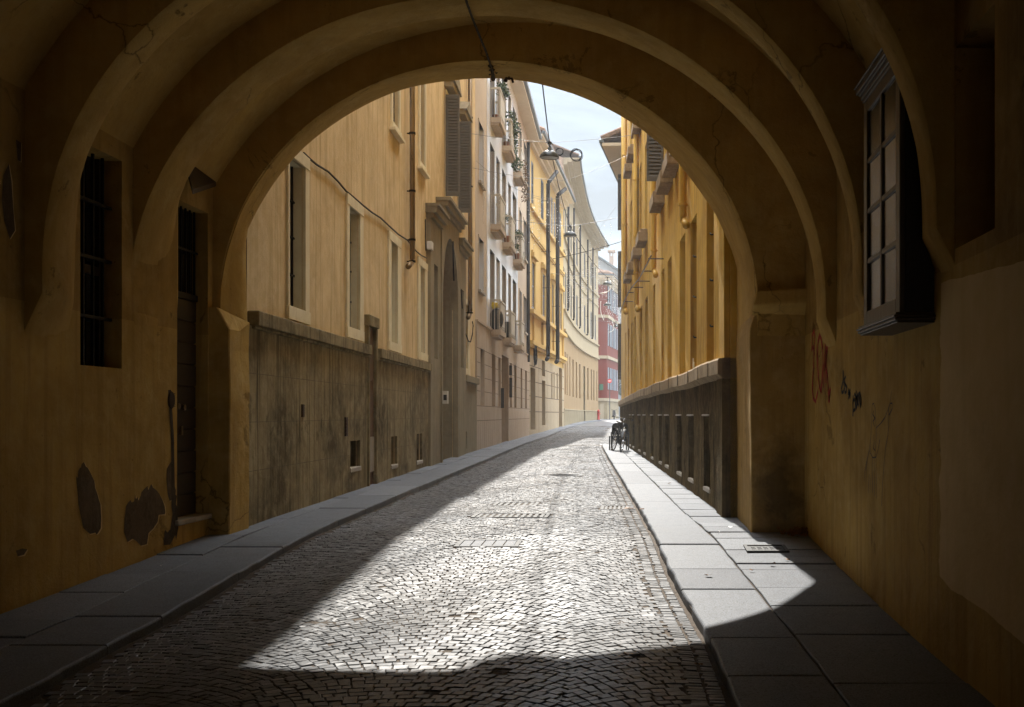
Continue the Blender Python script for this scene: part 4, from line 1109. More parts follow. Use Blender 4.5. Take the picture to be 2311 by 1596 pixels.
# plinth piece right of the portal
a, c = uf(1044), F1.len
m = MB(); F1.wall(m, -2.1, .93, [(uf(1045.5), uf(1050), -.98, -.48, .3)], a, c, .05); F1.pane(m, uf(1045.5), uf(1050), -.98, -.48, -.2, 1)
F1.pane(m, a, c, .93, .93, 0); m.build('plinth', ['portal_stone', 'dark_inside'], ochre)
m = MB(); F1.box(m, a, c + .02, .935, 1.12, 0, .14); m.build('ledge', 'portal_stone', ochre, bevel=.012)

# ================================================================== WHITE BUILDING WITH BALCONIES
F2 = Facade([(-5.08, 33.02), (-5.53, 53.3)], 'L')
white = thing('white_building', 'white and beige building with three rows of small balconies over a travertine ground floor', 'building', F2.P(0, -1.2, 0))
u2 = F2.u
ops = []; panes = []
def add2(l, r, v0, v1, dep=.2): ops.append((u2(l), u2(r), v0, v1, dep))
for v0, v1 in ((3.98, 5.66), (7.45, 9.35), (11.3, 13.1)): add2(1079.5, 1089.6, v0, v1)
FR = [(1104, 1114.7), (1118.4, 1126.7), (1131.3, 1140.6), (1145.4, 1152), (1155.5, 1164)]
for k, (l, r) in enumerate(FR):
    for v0, v1 in ((2.98, 5.75), (6.62, 9.45), (10.32, 13.1)): add2(l, r, v0 if k % 2 == 0 else v0 + .05, v1)
for l, r in ((1171.3, 1176.2), (1181.2, 1187)):
    for v0, v1 in ((3.95, 5.65), (7.45, 9.3), (11.2, 13.0)): add2(l, r, v0, v1)
UP = list(ops)
m = MB(); cu0, cu1 = u2(1098), u2(1167)
F2.wall(m, 2.92, 13.7, UP, 0, cu0); F2.wall(m, 2.92, 13.7, UP, cu1, F2.len)
m.build('wall', 'beige_plaster', white)
m = MB(); F2.wall(m, 2.92, 13.7, UP, cu0, cu1, .03)
for u in (cu0, cu1): m.quad(F2.P(u, 2.92, 0), F2.P(u, 2.92, .03), F2.P(u, 13.7, .03), F2.P(u, 13.7, 0))
m.build('white_bay', 'white_plaster', white)
for (a, c, v0, v1, dep) in UP:
    m = MB(); F2.pane(m, a, c, v0, v1, -.15); w = m.build('window', 'shutter_tan', white)
    m = MB()
    for z in np.arange(v0, v1, .055): F2.box(m, a, c, z, z + .035, -.149, -.135)
    m.build('roller_shutter', 'shutter_tan', w)
    narrow = (a < cu0 or a > cu1)
    if narrow:
        m = MB(); F2.box(m, a - .08, c + .08, v0 - .08, v0 + .002, -.05, .10); m.build('sill', 'marble_sill', w)
        m = MB(); trim(F2, m, a, c, v0, v1, .07, .07, .08, 0, .02); m.build('surround', 'beige_plaster', w)
gops = [(u2(l), u2(r), .30, 2.13, .3) for l, r in ((1080.8, 1090.3), (1107, 1115), (1121.5, 1127), (1148, 1152.6), (1158, 1163), (1172.6, 1176.4), (1182.8, 1186.8))] + [(u2(1129.3), u2(1145), -1.15, 2.28, .45)]
m = MB(); F2.wall(m, -2.1, 2.91, gops, d=.05); m.quad(F2.P(0, -2.1, 0), F2.P(0, -2.1, .05), F2.P(0, 2.91, .05), F2.P(0, 2.91, 0)); m.build('ground_floor', 'travertine', white)
for (a, c, v0, v1, dep) in gops[:-1]:
    w = window(F2, white, a, c, v0, v1, .24, mat='dark_inside', frame='shutter_brown')
a, c = gops[-1][:2]
m = MB(); F2.pane(m, a, c, -1.3, 2.3, -.39); F2.box(m, a, (a + c) / 2 - .01, -1.1, 1.7, -.39, -.35); F2.box(m, (a + c) / 2 + .01, c, -1.1, 1.7, -.39, -.35); m.build('entrance_door', 'brown_door', white)
m = MB()
for z in (2.10, 1.65, 1.2, .75, .28, -.19):
    xs = [0] + sorted(x for o in gops if o[2] < z < o[3] for x in o[:2]) + [F2.len]
    for p_, q_ in zip(xs[::2], xs[1::2]):
        if q_ - p_ > .05: F2.box(m, p_ + .005, q_ - .005, z - .008, z + .008, .0495, .0515)
for k in range(36):      # fluted dado joints
    u = F2.len * (k + .5) / 36
    if not (a - .1 < u < c + .1): F2.box(m, u - .005, u + .005, -1.3, -.2, .0495, .0512)
m.build('slab_joint', 'mortar', white)
m = MB(); F2.box(m, 0, F2.len, 2.912, 2.975, 0, .09); m.build('string_course', 'travertine', white)
for l, z0_, z1_ in ((1127.8, .25, 1.0), (1147.0, .7, 1.5), (1146.6, 1.6, 2.0)):
    m = MB(); F2.box(m, u2(l) - .03, u2(l) + .05, z0_, z1_, .05, .16); m.build('letter_box', 'grate_iron', white)
back_box(F2, white, 13.7, 7, 'beige_plaster'); eaves(F2, white, 13.7, .55, 'soffit_plaster', stepped=False)
m = MB(); m.box(-7.4, -6.9, 50.0, 50.9, 15.5, 17.9); m.box(-7.5, -6.8, 49.9, 51.0, 17.9, 18.05); m.build('chimney', 'old_brick', white)
BAL = []
def balcony(l, z, wu, dep=.36, panel=False):
    a = u2(l); c = a + wu
    m = MB(); F2.box(m, a, c, z - .18, z, .03, dep + .03); F2.box(m, a + .03, c - .03, z - .26, z - .181, .03, dep - .06)
    b = m.build('balcony', 'travertine', white)
    m = MB(); D0 = dep
    F2.box(m, a + .02, c - .02, z + .98, z + 1.05, D0 - .04, D0 + .02)
    for u in (a + .02, c - .06): F2.box(m, u, u + .04, z + .98, z + 1.05, .0, D0 - .041)
    F2.box(m, a + .03, c - .03, z + .10, z + .13, D0 - .03, D0 - .005)
    n = int(wu / .11)
    for k in range(n + 1):
        u = a + .03 + (wu - .08) * k / n; F2.box(m, u, u + .018, z + .001, z + .98, D0 - .026, D0 - .008)
    for u in (a + .025, c - .055):
        for k in range(3): d = .05 + (D0 - .1) * k / 2.2; F2.box(m, u, u + .018, z + .001, z + .98, d, d + .018)
    m.build('railing', 'balcony_metal', b)
    m = MB(); F2.box(m, a + .2, c - .12, z + .16, z + .95, D0 - .002, D0 + .006); m.build('front_panel', 'balcony_metal', b)
    BAL.append((a, c, z, dep))
for z in (2.95, 6.60, 10.30):
    for l in (1104.5, 1131.5, 1156.5): balcony(l, z, 1.75)

# plants and things standing on the balconies
def foliage(name, label, pts, cat='plant', group=None, pot=None, stems=None):
    c = pts[0][0]
    t = thing(name, label, cat, c, group)
    m = MB()
    for (ctr, rad, n, size) in pts:
        for _ in range(n):
            d = Vector((random.gauss(0, 1), random.gauss(0, 1), random.gauss(0, 1))).normalized() * rad * random.random() ** .4
            m.leaf(Vector(ctr) + d, size)
    m.build('foliage', 'leaf_green' if stems != 'dry' else 'dry_stem', t)
    if pot:
        m = MB(); m.lathe(pot, [(.001, 0), (.10, 0), (.14, .24), (.15, .26), (.12, .26), (.11, .2), (.001, .2)], 14); m.build('pot', 'terracotta', t, smooth=True)
    return t
def bp(i, f, d, h): a, c, z, dep = BAL[i]; return F2.P(a + (c - a) * f, z + h, d)
foliage('ivy_plant', 'green ivy climbing and spilling over the railing of the middle top-floor balcony', [(bp(7, .35 + .11 * k, .34 + .08 * math.sin(k), 1.25 - .22 * k), .22, 120, .11) for k in range(8)], pot=bp(7, .3, .15, 0))
foliage('balcony_plant', 'light green bush hanging over the nearest top-floor balcony', [(bp(6, .5 + .1 * k, .33, 1.25 + .1 * math.sin(k * 2)), .2, 90, .1) for k in range(5)], pot=bp(6, .4, .15, 0))
foliage('dry_vine', 'dried brown vine dangling from the farthest top-floor balcony', [(bp(8, .4 + .14 * k, .40, .5 - .25 * k), .2, 70, .09) for k in range(6)], pot=bp(8, .6, .16, 0), stems='dry')
foliage('topiary_bush', 'round clipped bush in a pot on the farthest middle-floor balcony', [(bp(5, .14, .2, 1.05), .24, 420, .07), (bp(5, .16, .2, .55), .16, 150, .08)], pot=bp(5, .14, .2, 0))
foliage('balcony_plant', 'small dark plant behind the railing of the second balcony on the middle floor', [(bp(4, .1, .2, .95), .17, 140, .07)], pot=bp(4, .1, .2, 0))
foliage('balcony_plant', 'low flowering plant at the foot of the farthest middle-floor balcony', [(bp(5, .7, .25, .35), .16, 120, .07)], pot=bp(5, .7, .2, 0))
t = thing('air_conditioner', 'dark air conditioning unit with a fan grille on the second lowest balcony', 'air conditioner', bp(1, .2, .2, 0))
m = MB(); F2.box(m, BAL[1][0] + .1, BAL[1][0] + .85, BAL[1][2] + .02, BAL[1][2] + .62, .08, .30)
m.build('casing', 'dark_pipe', t, bevel=.02); m = MB()
for k in range(8): F2.box(m, BAL[1][0] + .15, BAL[1][0] + .8, BAL[1][2] + .08 + k * .065, BAL[1][2] + .10 + k * .065, .301, .312)
m.build('grille', 'grate_iron', t)
t = thing('bin_bag', 'dark covered stack on the nearest lowest balcony under a yellow cloth', 'bag', bp(0, .2, .2, 0))
m = MB(); m.ball(bp(0, .18, .2, .38), .26, 8, 0, 1.5); m.ball(bp(0, .34, .18, .32), .22, 8, 0, 1.4); m.build('bag', 'chair_shell', t, smooth=True)
t = thing('yellow_cloth', 'yellow cloth folded over the dark stack on the lowest balcony', 'cloth', bp(0, .15, .2, .8))
m = MB(); a_, c_, z_, d_ = BAL[0]
for k in range(4): m.hexa([F2.P(a_ + .08 + .09 * k, z_ + .80 - .02 * k, .06), F2.P(a_ + .17 + .09 * k, z_ + .82 - .03 * k, .06), F2.P(a_ + .17 + .09 * k, z_ + .80, .3), F2.P(a_ + .08 + .09 * k, z_ + .79, .3),
                           F2.P(a_ + .08 + .09 * k, z_ + .96 - .02 * k, .08), F2.P(a_ + .17 + .09 * k, z_ + .93 - .03 * k, .08), F2.P(a_ + .17 + .09 * k, z_ + .92, .26), F2.P(a_ + .08 + .09 * k, z_ + .94, .26)])
m.build('fold', 'yellow_cloth', t)

# ================================================================== YELLOW BUILDING
F3 = Facade([(-5.53, 53.32), (-5.0, 70.6)], 'L')
yellow = thing('yellow_building', 'yellow building with blue louvred shutters and black downpipes over a grey ashlar ground floor', 'building', F3.P(0, -1, 0))
u3 = F3.u
ops3 = []
for (l, r) in ((1196.5, 1204), (1220.7, 1227), (1243, 1247.5), (1249.5, 1253.5), (1262, 1266.5)):
    ops3.append((u3(l), u3(r), 10.75, 13.05, .1)); 
for (l, r) in ((1198, 1205.5), (1222, 1229), (1243.5, 1248), (1250.5, 1254.5), (1262, 1266.8)):
    ops3.append((u3(l), u3(r), 5.5, 7.85, .1))
m = MB(); F3.wall(m, 3.05, 14.0, ops3); m.build('wall', 'yellow_plaster', yellow)
g3 = [(u3(1195.5), u3(1206.5), -.78, 2.40, .3), (u3(1221.5), u3(1229), -.6, 1.90, .3), (u3(1221.8), u3(1228.6), 2.15, 3.02, .2), (u3(1243), u3(1245.2), .95, 2.45, .2), (u3(1248), u3(1249.8), .95, 2.6, .2), (u3(1255), u3(1257), .95, 2.6, .2), (u3(1260), u3(1267.4), -.9, 3.0, .4)]
m = MB(); F3.wall(m, -2.1, 3.04, g3, d=.04); m.quad(F3.P(0, -2.1, 0), F3.P(0, -2.1, .04), F3.P(0, 3.04, .04), F3.P(0, 3.04, 0)); m.build('ground_floor', 'ashlar', yellow)
for (a, c, v0, v1, dep) in g3: 
    m = MB(); F3.pane(m, a, c, v0, v1, -dep + .05); m.build('door' if v0 < .5 else 'window', 'dark_wood' if v0 < .5 else 'dark_inside', yellow)
for (a, c, v0, v1, dep) in ops3:
    m = MB(); F3.pane(m, a, c, v0, v1, -.09); w = m.build('window', 'dark_inside', yellow)
    m = MB(); louvre(F3, m, a, c, v0, v1, -.05, pitch=.11, panels=2, rail=.07); m.build('shutter', 'shutter_blue', w)
    m = MB()
    if v0 < 8: trim(F3, m, a, c, v0, v1, .22, .22, .2, 0, .07); F3.box(m, a - .32, c + .32, v1 + .2, v1 + .42, 0, .22); F3.box(m, a - .2, c + .2, v1 + .42, v1 + .55, 0, .14)
    else: F3.box(m, a - .12, c + .12, v0 - .1, v0, 0, .12)
    m.build('surround', 'yellow_plaster', w)
m = MB()
F3.box(m, 0, F3.len, 10.45, 10.62, 0, .16); F3.box(m, 0, F3.len, 9.25, 9.4, 0, .12); F3.box(m, 0, F3.len, 9.15, 9.24, 0, .07)
F3.box(m, 0, F3.len, 5.12, 5.32, 0, .28); F3.box(m, 0, F3.len, 3.55, 3.75, 0, .26); F3.box(m, 0, F3.len, 3.4, 3.549, 0, .15); F3.box(m, 0, .5, 5.33, 13.4, 0, .07)
for l in (1201, 1222, 1238, 1247, 1258, 1268): F3.box(m, u3(l), u3(l) + .3, 3.751, 5.119, 0, .12)
m.build('string_course', 'yellow_plaster', yellow)
m = MB()
for z in (2.5, 1.7, .95, .15): 
    xs = [0] + sorted(x for o in g3 if o[2] < z < o[3] for x in o[:2]) + [F3.len]
    for p_, q_ in zip(xs[::2], xs[1::2]): F3.box(m, p_ + .02, q_ - .02, z - .02, z + .02, .0395, .042)
for k in range(1, 9):
    u = F3.len * k / 9
    if not any(o[0] - .1 < u < o[1] + .1 for o in g3): F3.box(m, u - .02, u + .02, -1.2, 3.0, .0395, .0415)
m.build('ashlar_joint', 'mortar', yellow)
pipe(F3, yellow, 1237, 12.75, 3.1, .11, 'dark_pipe', d=.38, brackets=(11.8, 9.0, 7.0, 5.0), shoe=.5, dirn=-1, arm=(1.5, .7, 13.75))
pipe(F3, yellow, 1258.5, 13.1, 3.2, .12, 'dark_pipe', d=.36, brackets=(11.5, 9.0, 6.5, 4.4), shoe=.6, dirn=-1, arm=(1.2, .7, 13.8))
pipe(F3, yellow, 1191.6, 13.4, 2.6, .10, 'dark_pipe', d=.12, brackets=(10, 7, 4))
back_box(F3, yellow, 14.0, 7, 'yellow_plaster'); eaves(F3, yellow, 14.0, .72, 'soffit_plaster')

# ================================================================== LONG CURVED BUILDING
F4 = Facade([(-5.0, 70.62), (-5.10, 74.5), (-5.14, 78.3), (-5.17, 82.5), (-5.15, 86.7), (-5.06, 91.3), (-4.90, 95.9), (-4.58, 101.5), (-4.1, 108)], 'L')
curved = thing('curved_building', 'long curved building with pale upper storeys, many drainpipes and a peach ground floor', 'building', F4.P(0, -1, 0))
u4 = F4.u
top4 = 17.0
o4 = []
for (l, r) in ((1271.2, 1273), (1275.5, 1277.4), (1280, 1282), (1287.6, 1289.7), (1300.4, 1303), (1317.7, 1320), (1332.8, 1334.7), (1342, 1343)):
    ua_, ub_ = u4(l), u4(r); ub_ = ua_ + max(1.1, (ub_ - ua_) * 1.3)
    o4.append((ua_, ub_, 7.4, 9.9, .12)); o4.append((ua_, ub_, 12.4, 14.7, .12))
m = MB(); F4.wall(m, 7.02, top4, o4); m.build('upper_wall', 'curved_upper_plaster', curved)
m = MB(); F4.wall(m, 5.72, 6.95, d=.03); m.build('frieze', 'curved_upper_plaster', curved)
s4 = [(u4(l), u4(r), 1.4, 4.35, .25) for l, r in ((1270.6, 1272), (1274.5, 1276.6), (1279, 1280.7), (1285.3, 1287), (1292, 1294.8), (1299.7, 1302.3), (1307, 1310), (1325.5, 1328.3), (1333.6, 1336), (1339, 1341.5), (1346, 1347.8))]
s4.append((u4(1316.6), u4(1319.5), -.6, 4.35, .3))
m = MB(); F4.wall(m, .35, 5.6, s4, d=.0); m.build('lower_wall', 'curved_lower_plaster', curved)
m = MB(); F4.wall(m, -2.1, .34, [s for s in s4[-1:]], d=.05); m.build('plinth', 'portal_stone', curved)
m = MB(); F4.box(m, 0, F4.len, 6.951, 7.07, 0, .16); F4.box(m, 0, F4.len, 5.60, 5.72, 0, .16); F4.box(m, 0, F4.len, .341, .41, .001, .08); F4.box(m, 0, F4.len, 11.9, 12.1, 0, .14); F4.box(m, 0, F4.len, 10.9, 11.0, 0, .09); m.build('string_course', 'curved_upper_plaster', curved)
for (a, c, v0, v1, dep) in o4:
    m = MB(); louvre(F4, m, a, c, v0, v1, -.08, pitch=.16, rail=.09, panels=2); F4.pane(m, a, c, v0, v1, -.11); m.build('shutter', 'shutter_blue', curved)
for (a, c, v0, v1, dep) in s4:
    m = MB(); F4.pane(m, a, c, v0, v1, -dep + .06); m.build('window' if v0 > 0 else 'door', 'shutter_tan' if v0 > 0 else 'dark_wood', curved)
for px, zt in ((1283, 15.9), (1295.5, 15.9), (1309.7, 16), (1326.7, 16), (1338.2, 16)):
    pipe(F4, curved, px, zt, 7.35, .075, 'dark_pipe', d=.2, brackets=(14, 11.5, 9), shoe=.5, dirn=-1)
back_box(F4, curved, top4, 9, 'old_brick')
m = MB()   # brick gable rising above the yellow roof
m.add([F4.P(0.0, top4, 0.2), F4.P(0.0, top4, -9), F4.P(0.0, top4 + 4.2, -9), F4.P(.4, top4, .2), F4.P(.4, top4, -9), F4.P(.4, top4 + 4.2, -9)], [(0, 1, 2), (3, 5, 4), (0, 3, 4, 1), (1, 4, 5, 2), (2, 5, 3, 0)])
m.build('gable', 'old_brick', curved)
eaves(F4, curved, top4, 1.05, 'dull_band', slope=.44, depth=9, tubes=False)

# ================================================================== RED BUILDING AND WHAT STANDS BEHIND IT
F5 = Facade([(-5.6, 124.2), (-3.72, 125.0), (-2.60, 136.0)], 'L')
red = thing('red_building', 'brick red corner building with cream bands and a grey base at the far street end', 'building', F5.P(0, -.4, 0))
uc = F5.L[1]
o5 = [(uc + 1.5 + 3.2 * k, uc + 2.4 + 3.2 * k, z, z + 2.6, .2) for k in range(3) for z in (3.0, 8.2, 12.6)]
m = MB(); F5.wall(m, 1.6, 16.2, o5); m.build('wall', 'red_plaster', red)
m = MB(); F5.wall(m, -2.1, 1.59, d=.06); m.build('base', 'portal_stone', red)
m = MB()
for z in (1.6, 6.6, 11.4): F5.box(m, 0, F5.len, z, z + .35, 0, .2)
F5.box(m, 0, F5.len, 15.3, 16.2, 0, .15); m.build('band', 'dull_band', red)
for o in o5:
    m = MB(); F5.box(m, o[0] - .9, o[0] - .05, o[2], o[3], .02, .09); F5.box(m, o[1] + .05, o[1] + .9, o[2], o[3], .02, .09); F5.pane(m, o[0], o[1], o[2], o[3], -.1); m.build('shutter', 'shutter_blue', red)
m = MB(); F5.box(m, uc - .9, uc - .45, -.6, 1.3, .061, .09); m.build('poster', 'dull_band', red)
m = MB(); F5.box(m, uc - 1.0, uc - .6, 2.9, 3.6, .05, .2); m.build('shop_plate', 'sign_green', red)
eaves(F5, red, 16.2, .9, 'soffit_plaster'); back_box(F5, red, 16.2, 6, 'red_plaster')
grey = thing('grey_building', 'grey slate roofed building with a square chimney rising behind the red one', 'building', (-6, 150, 0))
m = MB(); m.hexa([(-9, 150, -2), (-2.2, 150, -2), (-2.2, 160, -2), (-9, 160, -2), (-9, 150, 24.3), (-2.2, 150, 19.8), (-2.2, 160, 19.8), (-9, 160, 24.3)]); m.build('wall', 'grey_plaster', grey)
m = MB(); m.hexa([(-9.2, 149.7, 24.5), (-1.8, 149.7, 19.6), (-1.8, 160, 19.6), (-9.2, 160, 24.5), (-9.2, 149.7, 24.8), (-1.8, 149.7, 19.9), (-1.8, 160, 19.9), (-9.2, 160, 24.8)]); m.build('roof', 'slate_metal', grey)
m = MB(); m.box(-4.15, -3.55, 150.5, 151.6, 20.4, 22.5); m.box(-4.4, -3.3, 150.2, 151.9, 23.1, 23.35)
for x in (-4.15, -3.72): m.box(x, x + .17, 150.5, 151.6, 22.5, 23.1)
m.build('chimney', 'old_brick', grey)
pale = thing('pale_building', 'pale distant house closing the view at the end of the street', 'building', (0, 165, 0))
m = MB(); m.box(-3.5, 6, 165, 172, -2, 13.5); m.build('wall', 'cream_trim', pale)
m = MB()
for z in (1.5, 5.0, 8.5):
    for x in (-2.9, -1.4): m.box(x, x + .8, 164.9, 164.99, z, z + 1.9)
m.build('window', 'shutter_blue', pale)
m = MB(); m.box(-4, 6.5, 164.5, 172.5, 13.5, 13.9); m.build('roof', 'roof_tile', pale)
tree = thing('leafy_tree', 'dark leafy tree at the far end of the street beside the red building', 'tree', (-2.1, 145, -.3))
m = MB(); m.tube([(-2.1, 145, -.5), (-2.05, 145, 2.5), (-2.2, 145.2, 5.5), (-1.9, 145.1, 8.0)], [.22, .18, .13, .06], 8)
for k in range(7): a = k * .9; m.tube([(-2.1, 145, 3 + .5 * k), (-2.1 + .8 * math.cos(a), 145 + .8 * math.sin(a), 4 + .55 * k)], [.08, .03], 6)
m.build('trunk', 'dark_wood', tree)
m = MB()
for _ in range(3200):
    z = random.uniform(2.6, 9.5); r_ = 1.5 * math.sin((z - 2.0) / 7.8 * math.pi) ** .6 * random.random() ** .4 * random.choice((1, 1, .8, 1.1)); a = random.uniform(0, 6.283)
    if mnoise.noise(Vector((a * 1.2, z * .7, 3))) < -.18: continue
    m.leaf((-2.1 + r_ * math.cos(a), 145 + r_ * math.sin(a), z), .26)
m.build('crown', 'leaf_dark', tree)

# ================================================================== AMBER BUILDING (right)
FA0 = 12.3
FA = Facade([(1.78 - .058 * FA0, FA0), (1.78 - .058 * 42.7, 42.7)], 'R')
amber = thing('amber_building', 'amber rendered building with a rough dark plinth, stone ledge and yellow downpipes', 'building', FA.P(0, -1.2, 0))
ua = FA.u
AW = [(1594.5, 1610.8), (1558.7, 1572.3), (1533.9, 1546.3), (1506.7, 1515.8), (1492.7, 1499.5), (1474, 1479), (1455.8, 1462), (1444, 1449.5), (1431, 1435.4), (1424, 1427.4), (1417, 1420), (1411.5, 1413.5)]
oa = [(ua(r), ua(l), .66, 3.0, .40) for l, r in AW]
o1a = [(ua(1519) + .12, ua(1519) + 1.0, 4.62, 7.0, .2), (ua(1500) + .12, ua(1500) + 1.0, 4.62, 7.0, .2), (ua(1462) + .2, ua(1462) + 1.15, 4.7, 7.0, .2), (ua(1448.6) + .2, ua(1448.6) + 1.1, 4.7, 7.0, .2)]
o1a += [(ua(px), ua(px) + .95, 4.7, 7.0, .2) for px in (1434.5, 1426)]
o1a += [(a, c, 8.2, 10.6, .2) for a, c, _, _, _ in o1a] 
o1a += [(u, u + .9, z, z + 2.3, .2) for u in (2.3, 4.4, 6.0) for z in (4.62, 8.2)]
o1a = [o for o in o1a]
m = MB(); FA.wall(m, .415, 15.9, oa + o1a); m.build('wall', 'amber_plaster', amber)
for i, (a, c, v0, v1, dep) in enumerate(oa):
    w = window(FA, amber, a, c, v0, v1, .40)
    if i > 1: continue
    for z in (1.15, 1.75, 2.35):
        m = MB(); m.tube([FA.P(a + .03, z, .0), FA.P(a + .03, z, .035), FA.P(a + .055, z + .02, .04)], .012, 6); m.build('hinge', 'black_iron', w)
def sill_block(F, b, u, z, w=1.15, d=.24):
    m = MB(); F.box(m, u, u + w, z - .02, z + .22, 0, d); F.box(m, u + .05, u + w - .05, z + .221, z + .30, 0, d - .06); return m.build('window_sill', 'amber_ledge_stone', b, bevel=.015)
for i, (a, c, v0, v1, dep) in enumerate(o1a):
    window(FA, amber, a, c, v0, v1, .2); sill_block(FA, amber, a - .12, v0 - .30, c - a + .24)
m = MB(); louvre_open(FA, m, ua(1500) - .1, .34, 4.72, 7.0); m.build('shutter', 'shutter_grey', amber)
m = MB(); louvre_open(FA, m, ua(1462) + .1, .30, 8.2, 10.6); m.build('shutter', 'shutter_grey', amber)
# plinth with slots, corner pilaster
PO = [(ua(r), ua(l), -.98, -.02, .22) for l, r in ((1596.5, 1610), (1561, 1572), (1534.5, 1545), (1507, 1515), (1492.8, 1499), (1474.5, 1479), (1456.5, 1461.5), (1444.5, 1449), (1431.5, 1435), (1424.5, 1427.2))]
def rough_plinth():
    m = MB(); F = FA
    us = sorted(set([0] + list(np.arange(.15, F.len, .15)) + [F.len] + [x for o in PO for x in o[:2]]))
    vs = sorted(set(list(np.linspace(-2.0, .43, 24)) + [-.98, -.02]))
    P = lambda u, v: F.P(u, v, .045 + mnoise.noise(Vector((u * 2.2, v * 2.2, 0))) * .022 + mnoise.noise(Vector((u * 8, v * 8, 5))) * .010)
    for a, c in zip(us, us[1:]):
        for e, f in zip(vs, vs[1:]):
            if any(o[0] < (a + c) / 2 < o[1] and o[2] < (e + f) / 2 < o[3] for o in PO): continue
            m.quad(P(a, e), P(c, e), P(c, f), P(a, f))
    for o in PO:
        for u in o[:2]: m.quad(F.P(u, o[2], .05), F.P(u, o[3], .05), F.P(u, o[3], -.2), F.P(u, o[2], -.2))
        for v in o[2:4]: m.quad(F.P(o[0], v, .05), F.P(o[1], v, .05), F.P(o[1], v, -.2), F.P(o[0], v, -.2))
        F.pane(m, o[0], o[1], o[2], o[3], -.19, 1)
    F.box(m, .0, .48, -1.9, .42, -.3, .10)
    return m.build('plinth', ['dark_plinth_stone', 'dark_inside'], amber, smooth=False)
rough_plinth()
m = MB()
FZ = lambda u: 0
for o in PO: FA.box(m, o[0] - .01, o[1] + .02, o[2] - .05, o[2] + .006, .0, .06); FA.box(m, o[0] - .01, o[1] + .03, o[3], o[3] + .025, .0, .08)
m.build('cellar_sill', 'marble_sill', amber, bevel=.012)
def wavy_ledge():
    m = MB(); us = list(np.arange(0, FA.len, .28)) + [FA.len]; rows = []
    sect = [(0.0, .42), (.07, .41), (.12, .455), (.15, .47), (.15, .63), (.135, .655), (0.0, .662)]
    for u in us:
        w = -.11 * min(1, max(0, (u - 15) / 15)) ** 1.3 + mnoise.noise(Vector((u * .35, 0, 0))) * .025 + mnoise.noise(Vector((u * 1.9, 3, 0))) * .008 + .0
        rows.append([FA.P(u, v + w * (1 if d > .01 else .5) , d + w * .25) for d, v in sect])
    n = len(sect)
    for r_ in rows: m.v.extend(r_)
    for i in range(len(rows) - 1):
        for k in range(n - 1): m.f.append([i * n + k, i * n + k + 1, (i + 1) * n + k + 1, (i + 1) * n + k]); m.mi.append(0)
    m.f.append(list(range(n))[::-1]); m.mi.append(0)
    FA.box(m, -.0, .02, .425, .655, -.3, .10)
    m.build('ledge', 'amber_ledge_stone', amber)
    m = MB()
    for u in (.9, 2.0, 3.3, 4.9, 6.6, 8.6, 10.9, 13.5): FA.box(m, u - .006, u + .006, .47, .64, .145, .158)
    m.build('ledge_joint', 'mortar', amber)
wavy_ledge()
m = MB(); FA.box(m, .05, .50, .665, 9.0, 0, .07); FA.box(m, .62, .80, .665, 9.0, 0, .02); m.build('pilaster', 'amber_plaster', amber, bevel=.01)
m = MB(); u = ua(1568); FA.box(m, u, u + .16, .665, .80, .002, .012); FA.box(m, u + .12, u + .2, .665, .86, .002, .011); m.build('peeled_patch', 'cream_trim', amber)
pipe(FA, amber, 1541, 15.8, 3.05, .062, 'yellow_pipe', d=.09, brackets=(9, 6, 3.35), shoe=-.32)
pipe(FA, amber, 1475, 15.8, 3.1, .062, 'yellow_pipe', d=.10, brackets=(12, 9, 6, 4.4, 3.6), shoe=-.3)
pipe(FA, amber, 1436, 15.8, 3.0, .075, 'yellow_pipe', d=.11, brackets=(12, 9, 6.6, 5.0, 4.0), shoe=-.3)
pipe(FA, amber, 1410, 15.8, 3.6, .085, 'yellow_pipe', d=.12, brackets=(12, 9, 6.6, 5.0), shoe=-.3)
back_box(FA, amber, 15.9, 7, 'amber_plaster'); eaves(FA, amber, 15.9, .5, 'soffit_plaster')
# metal cable rail climbing along the front on pins
m = MB(); zz = [(21.2, 3.17), (23.3, 3.2), (25.4, 3.24), (28, 3.4), (30.1, 3.5), (33, 3.55), (36.5, 3.5)]
m.tube([FA.P(y - FA0, z, .30) for y, z in zz], .016, 6); rail = m.build('cable_rail', 'steel_wire', amber, smooth=True)
m = MB()
for y, z in zz[:-1]: m.tube([FA.P(y - FA0 + .6, z + .03, -.02), FA.P(y - FA0 + .6, z + .03, .32)], .012, 6)
m.build('pin', 'black_iron', rail)

FB = Facade([(-.62, 42.75), (0.0, 50.5), (1.4, 62.0)], 'R')
far_r = thing('eaved_building', 'lower building with a deep overhanging eave and shutters behind the amber one', 'building', FB.P(0, -1, 0))
ofb = [(u, u + 1.0, z, z + 2.4, .15) for u in (1.6, 4.2, 7.5, 11, 15) for z in (1.5, 4.6, 7.9)]
m = MB(); FB.wall(m, -2.1, 10.85, ofb); m.build('wall', 'amber_plaster', far_r)
for o in ofb:
    m = MB(); FB.pane(m, o[0], o[1], o[2], o[3], -.12); louvre_open(FB, m, o[1] + .05, .45, o[2], o[3], pitch=.14); m.build('shutter', 'shutter_grey', far_r)
back_box(FB, far_r, 10.85, 6, 'amber_plaster'); eaves(FB, far_r, 10.85, .85, 'soffit_plaster', stepped=False)
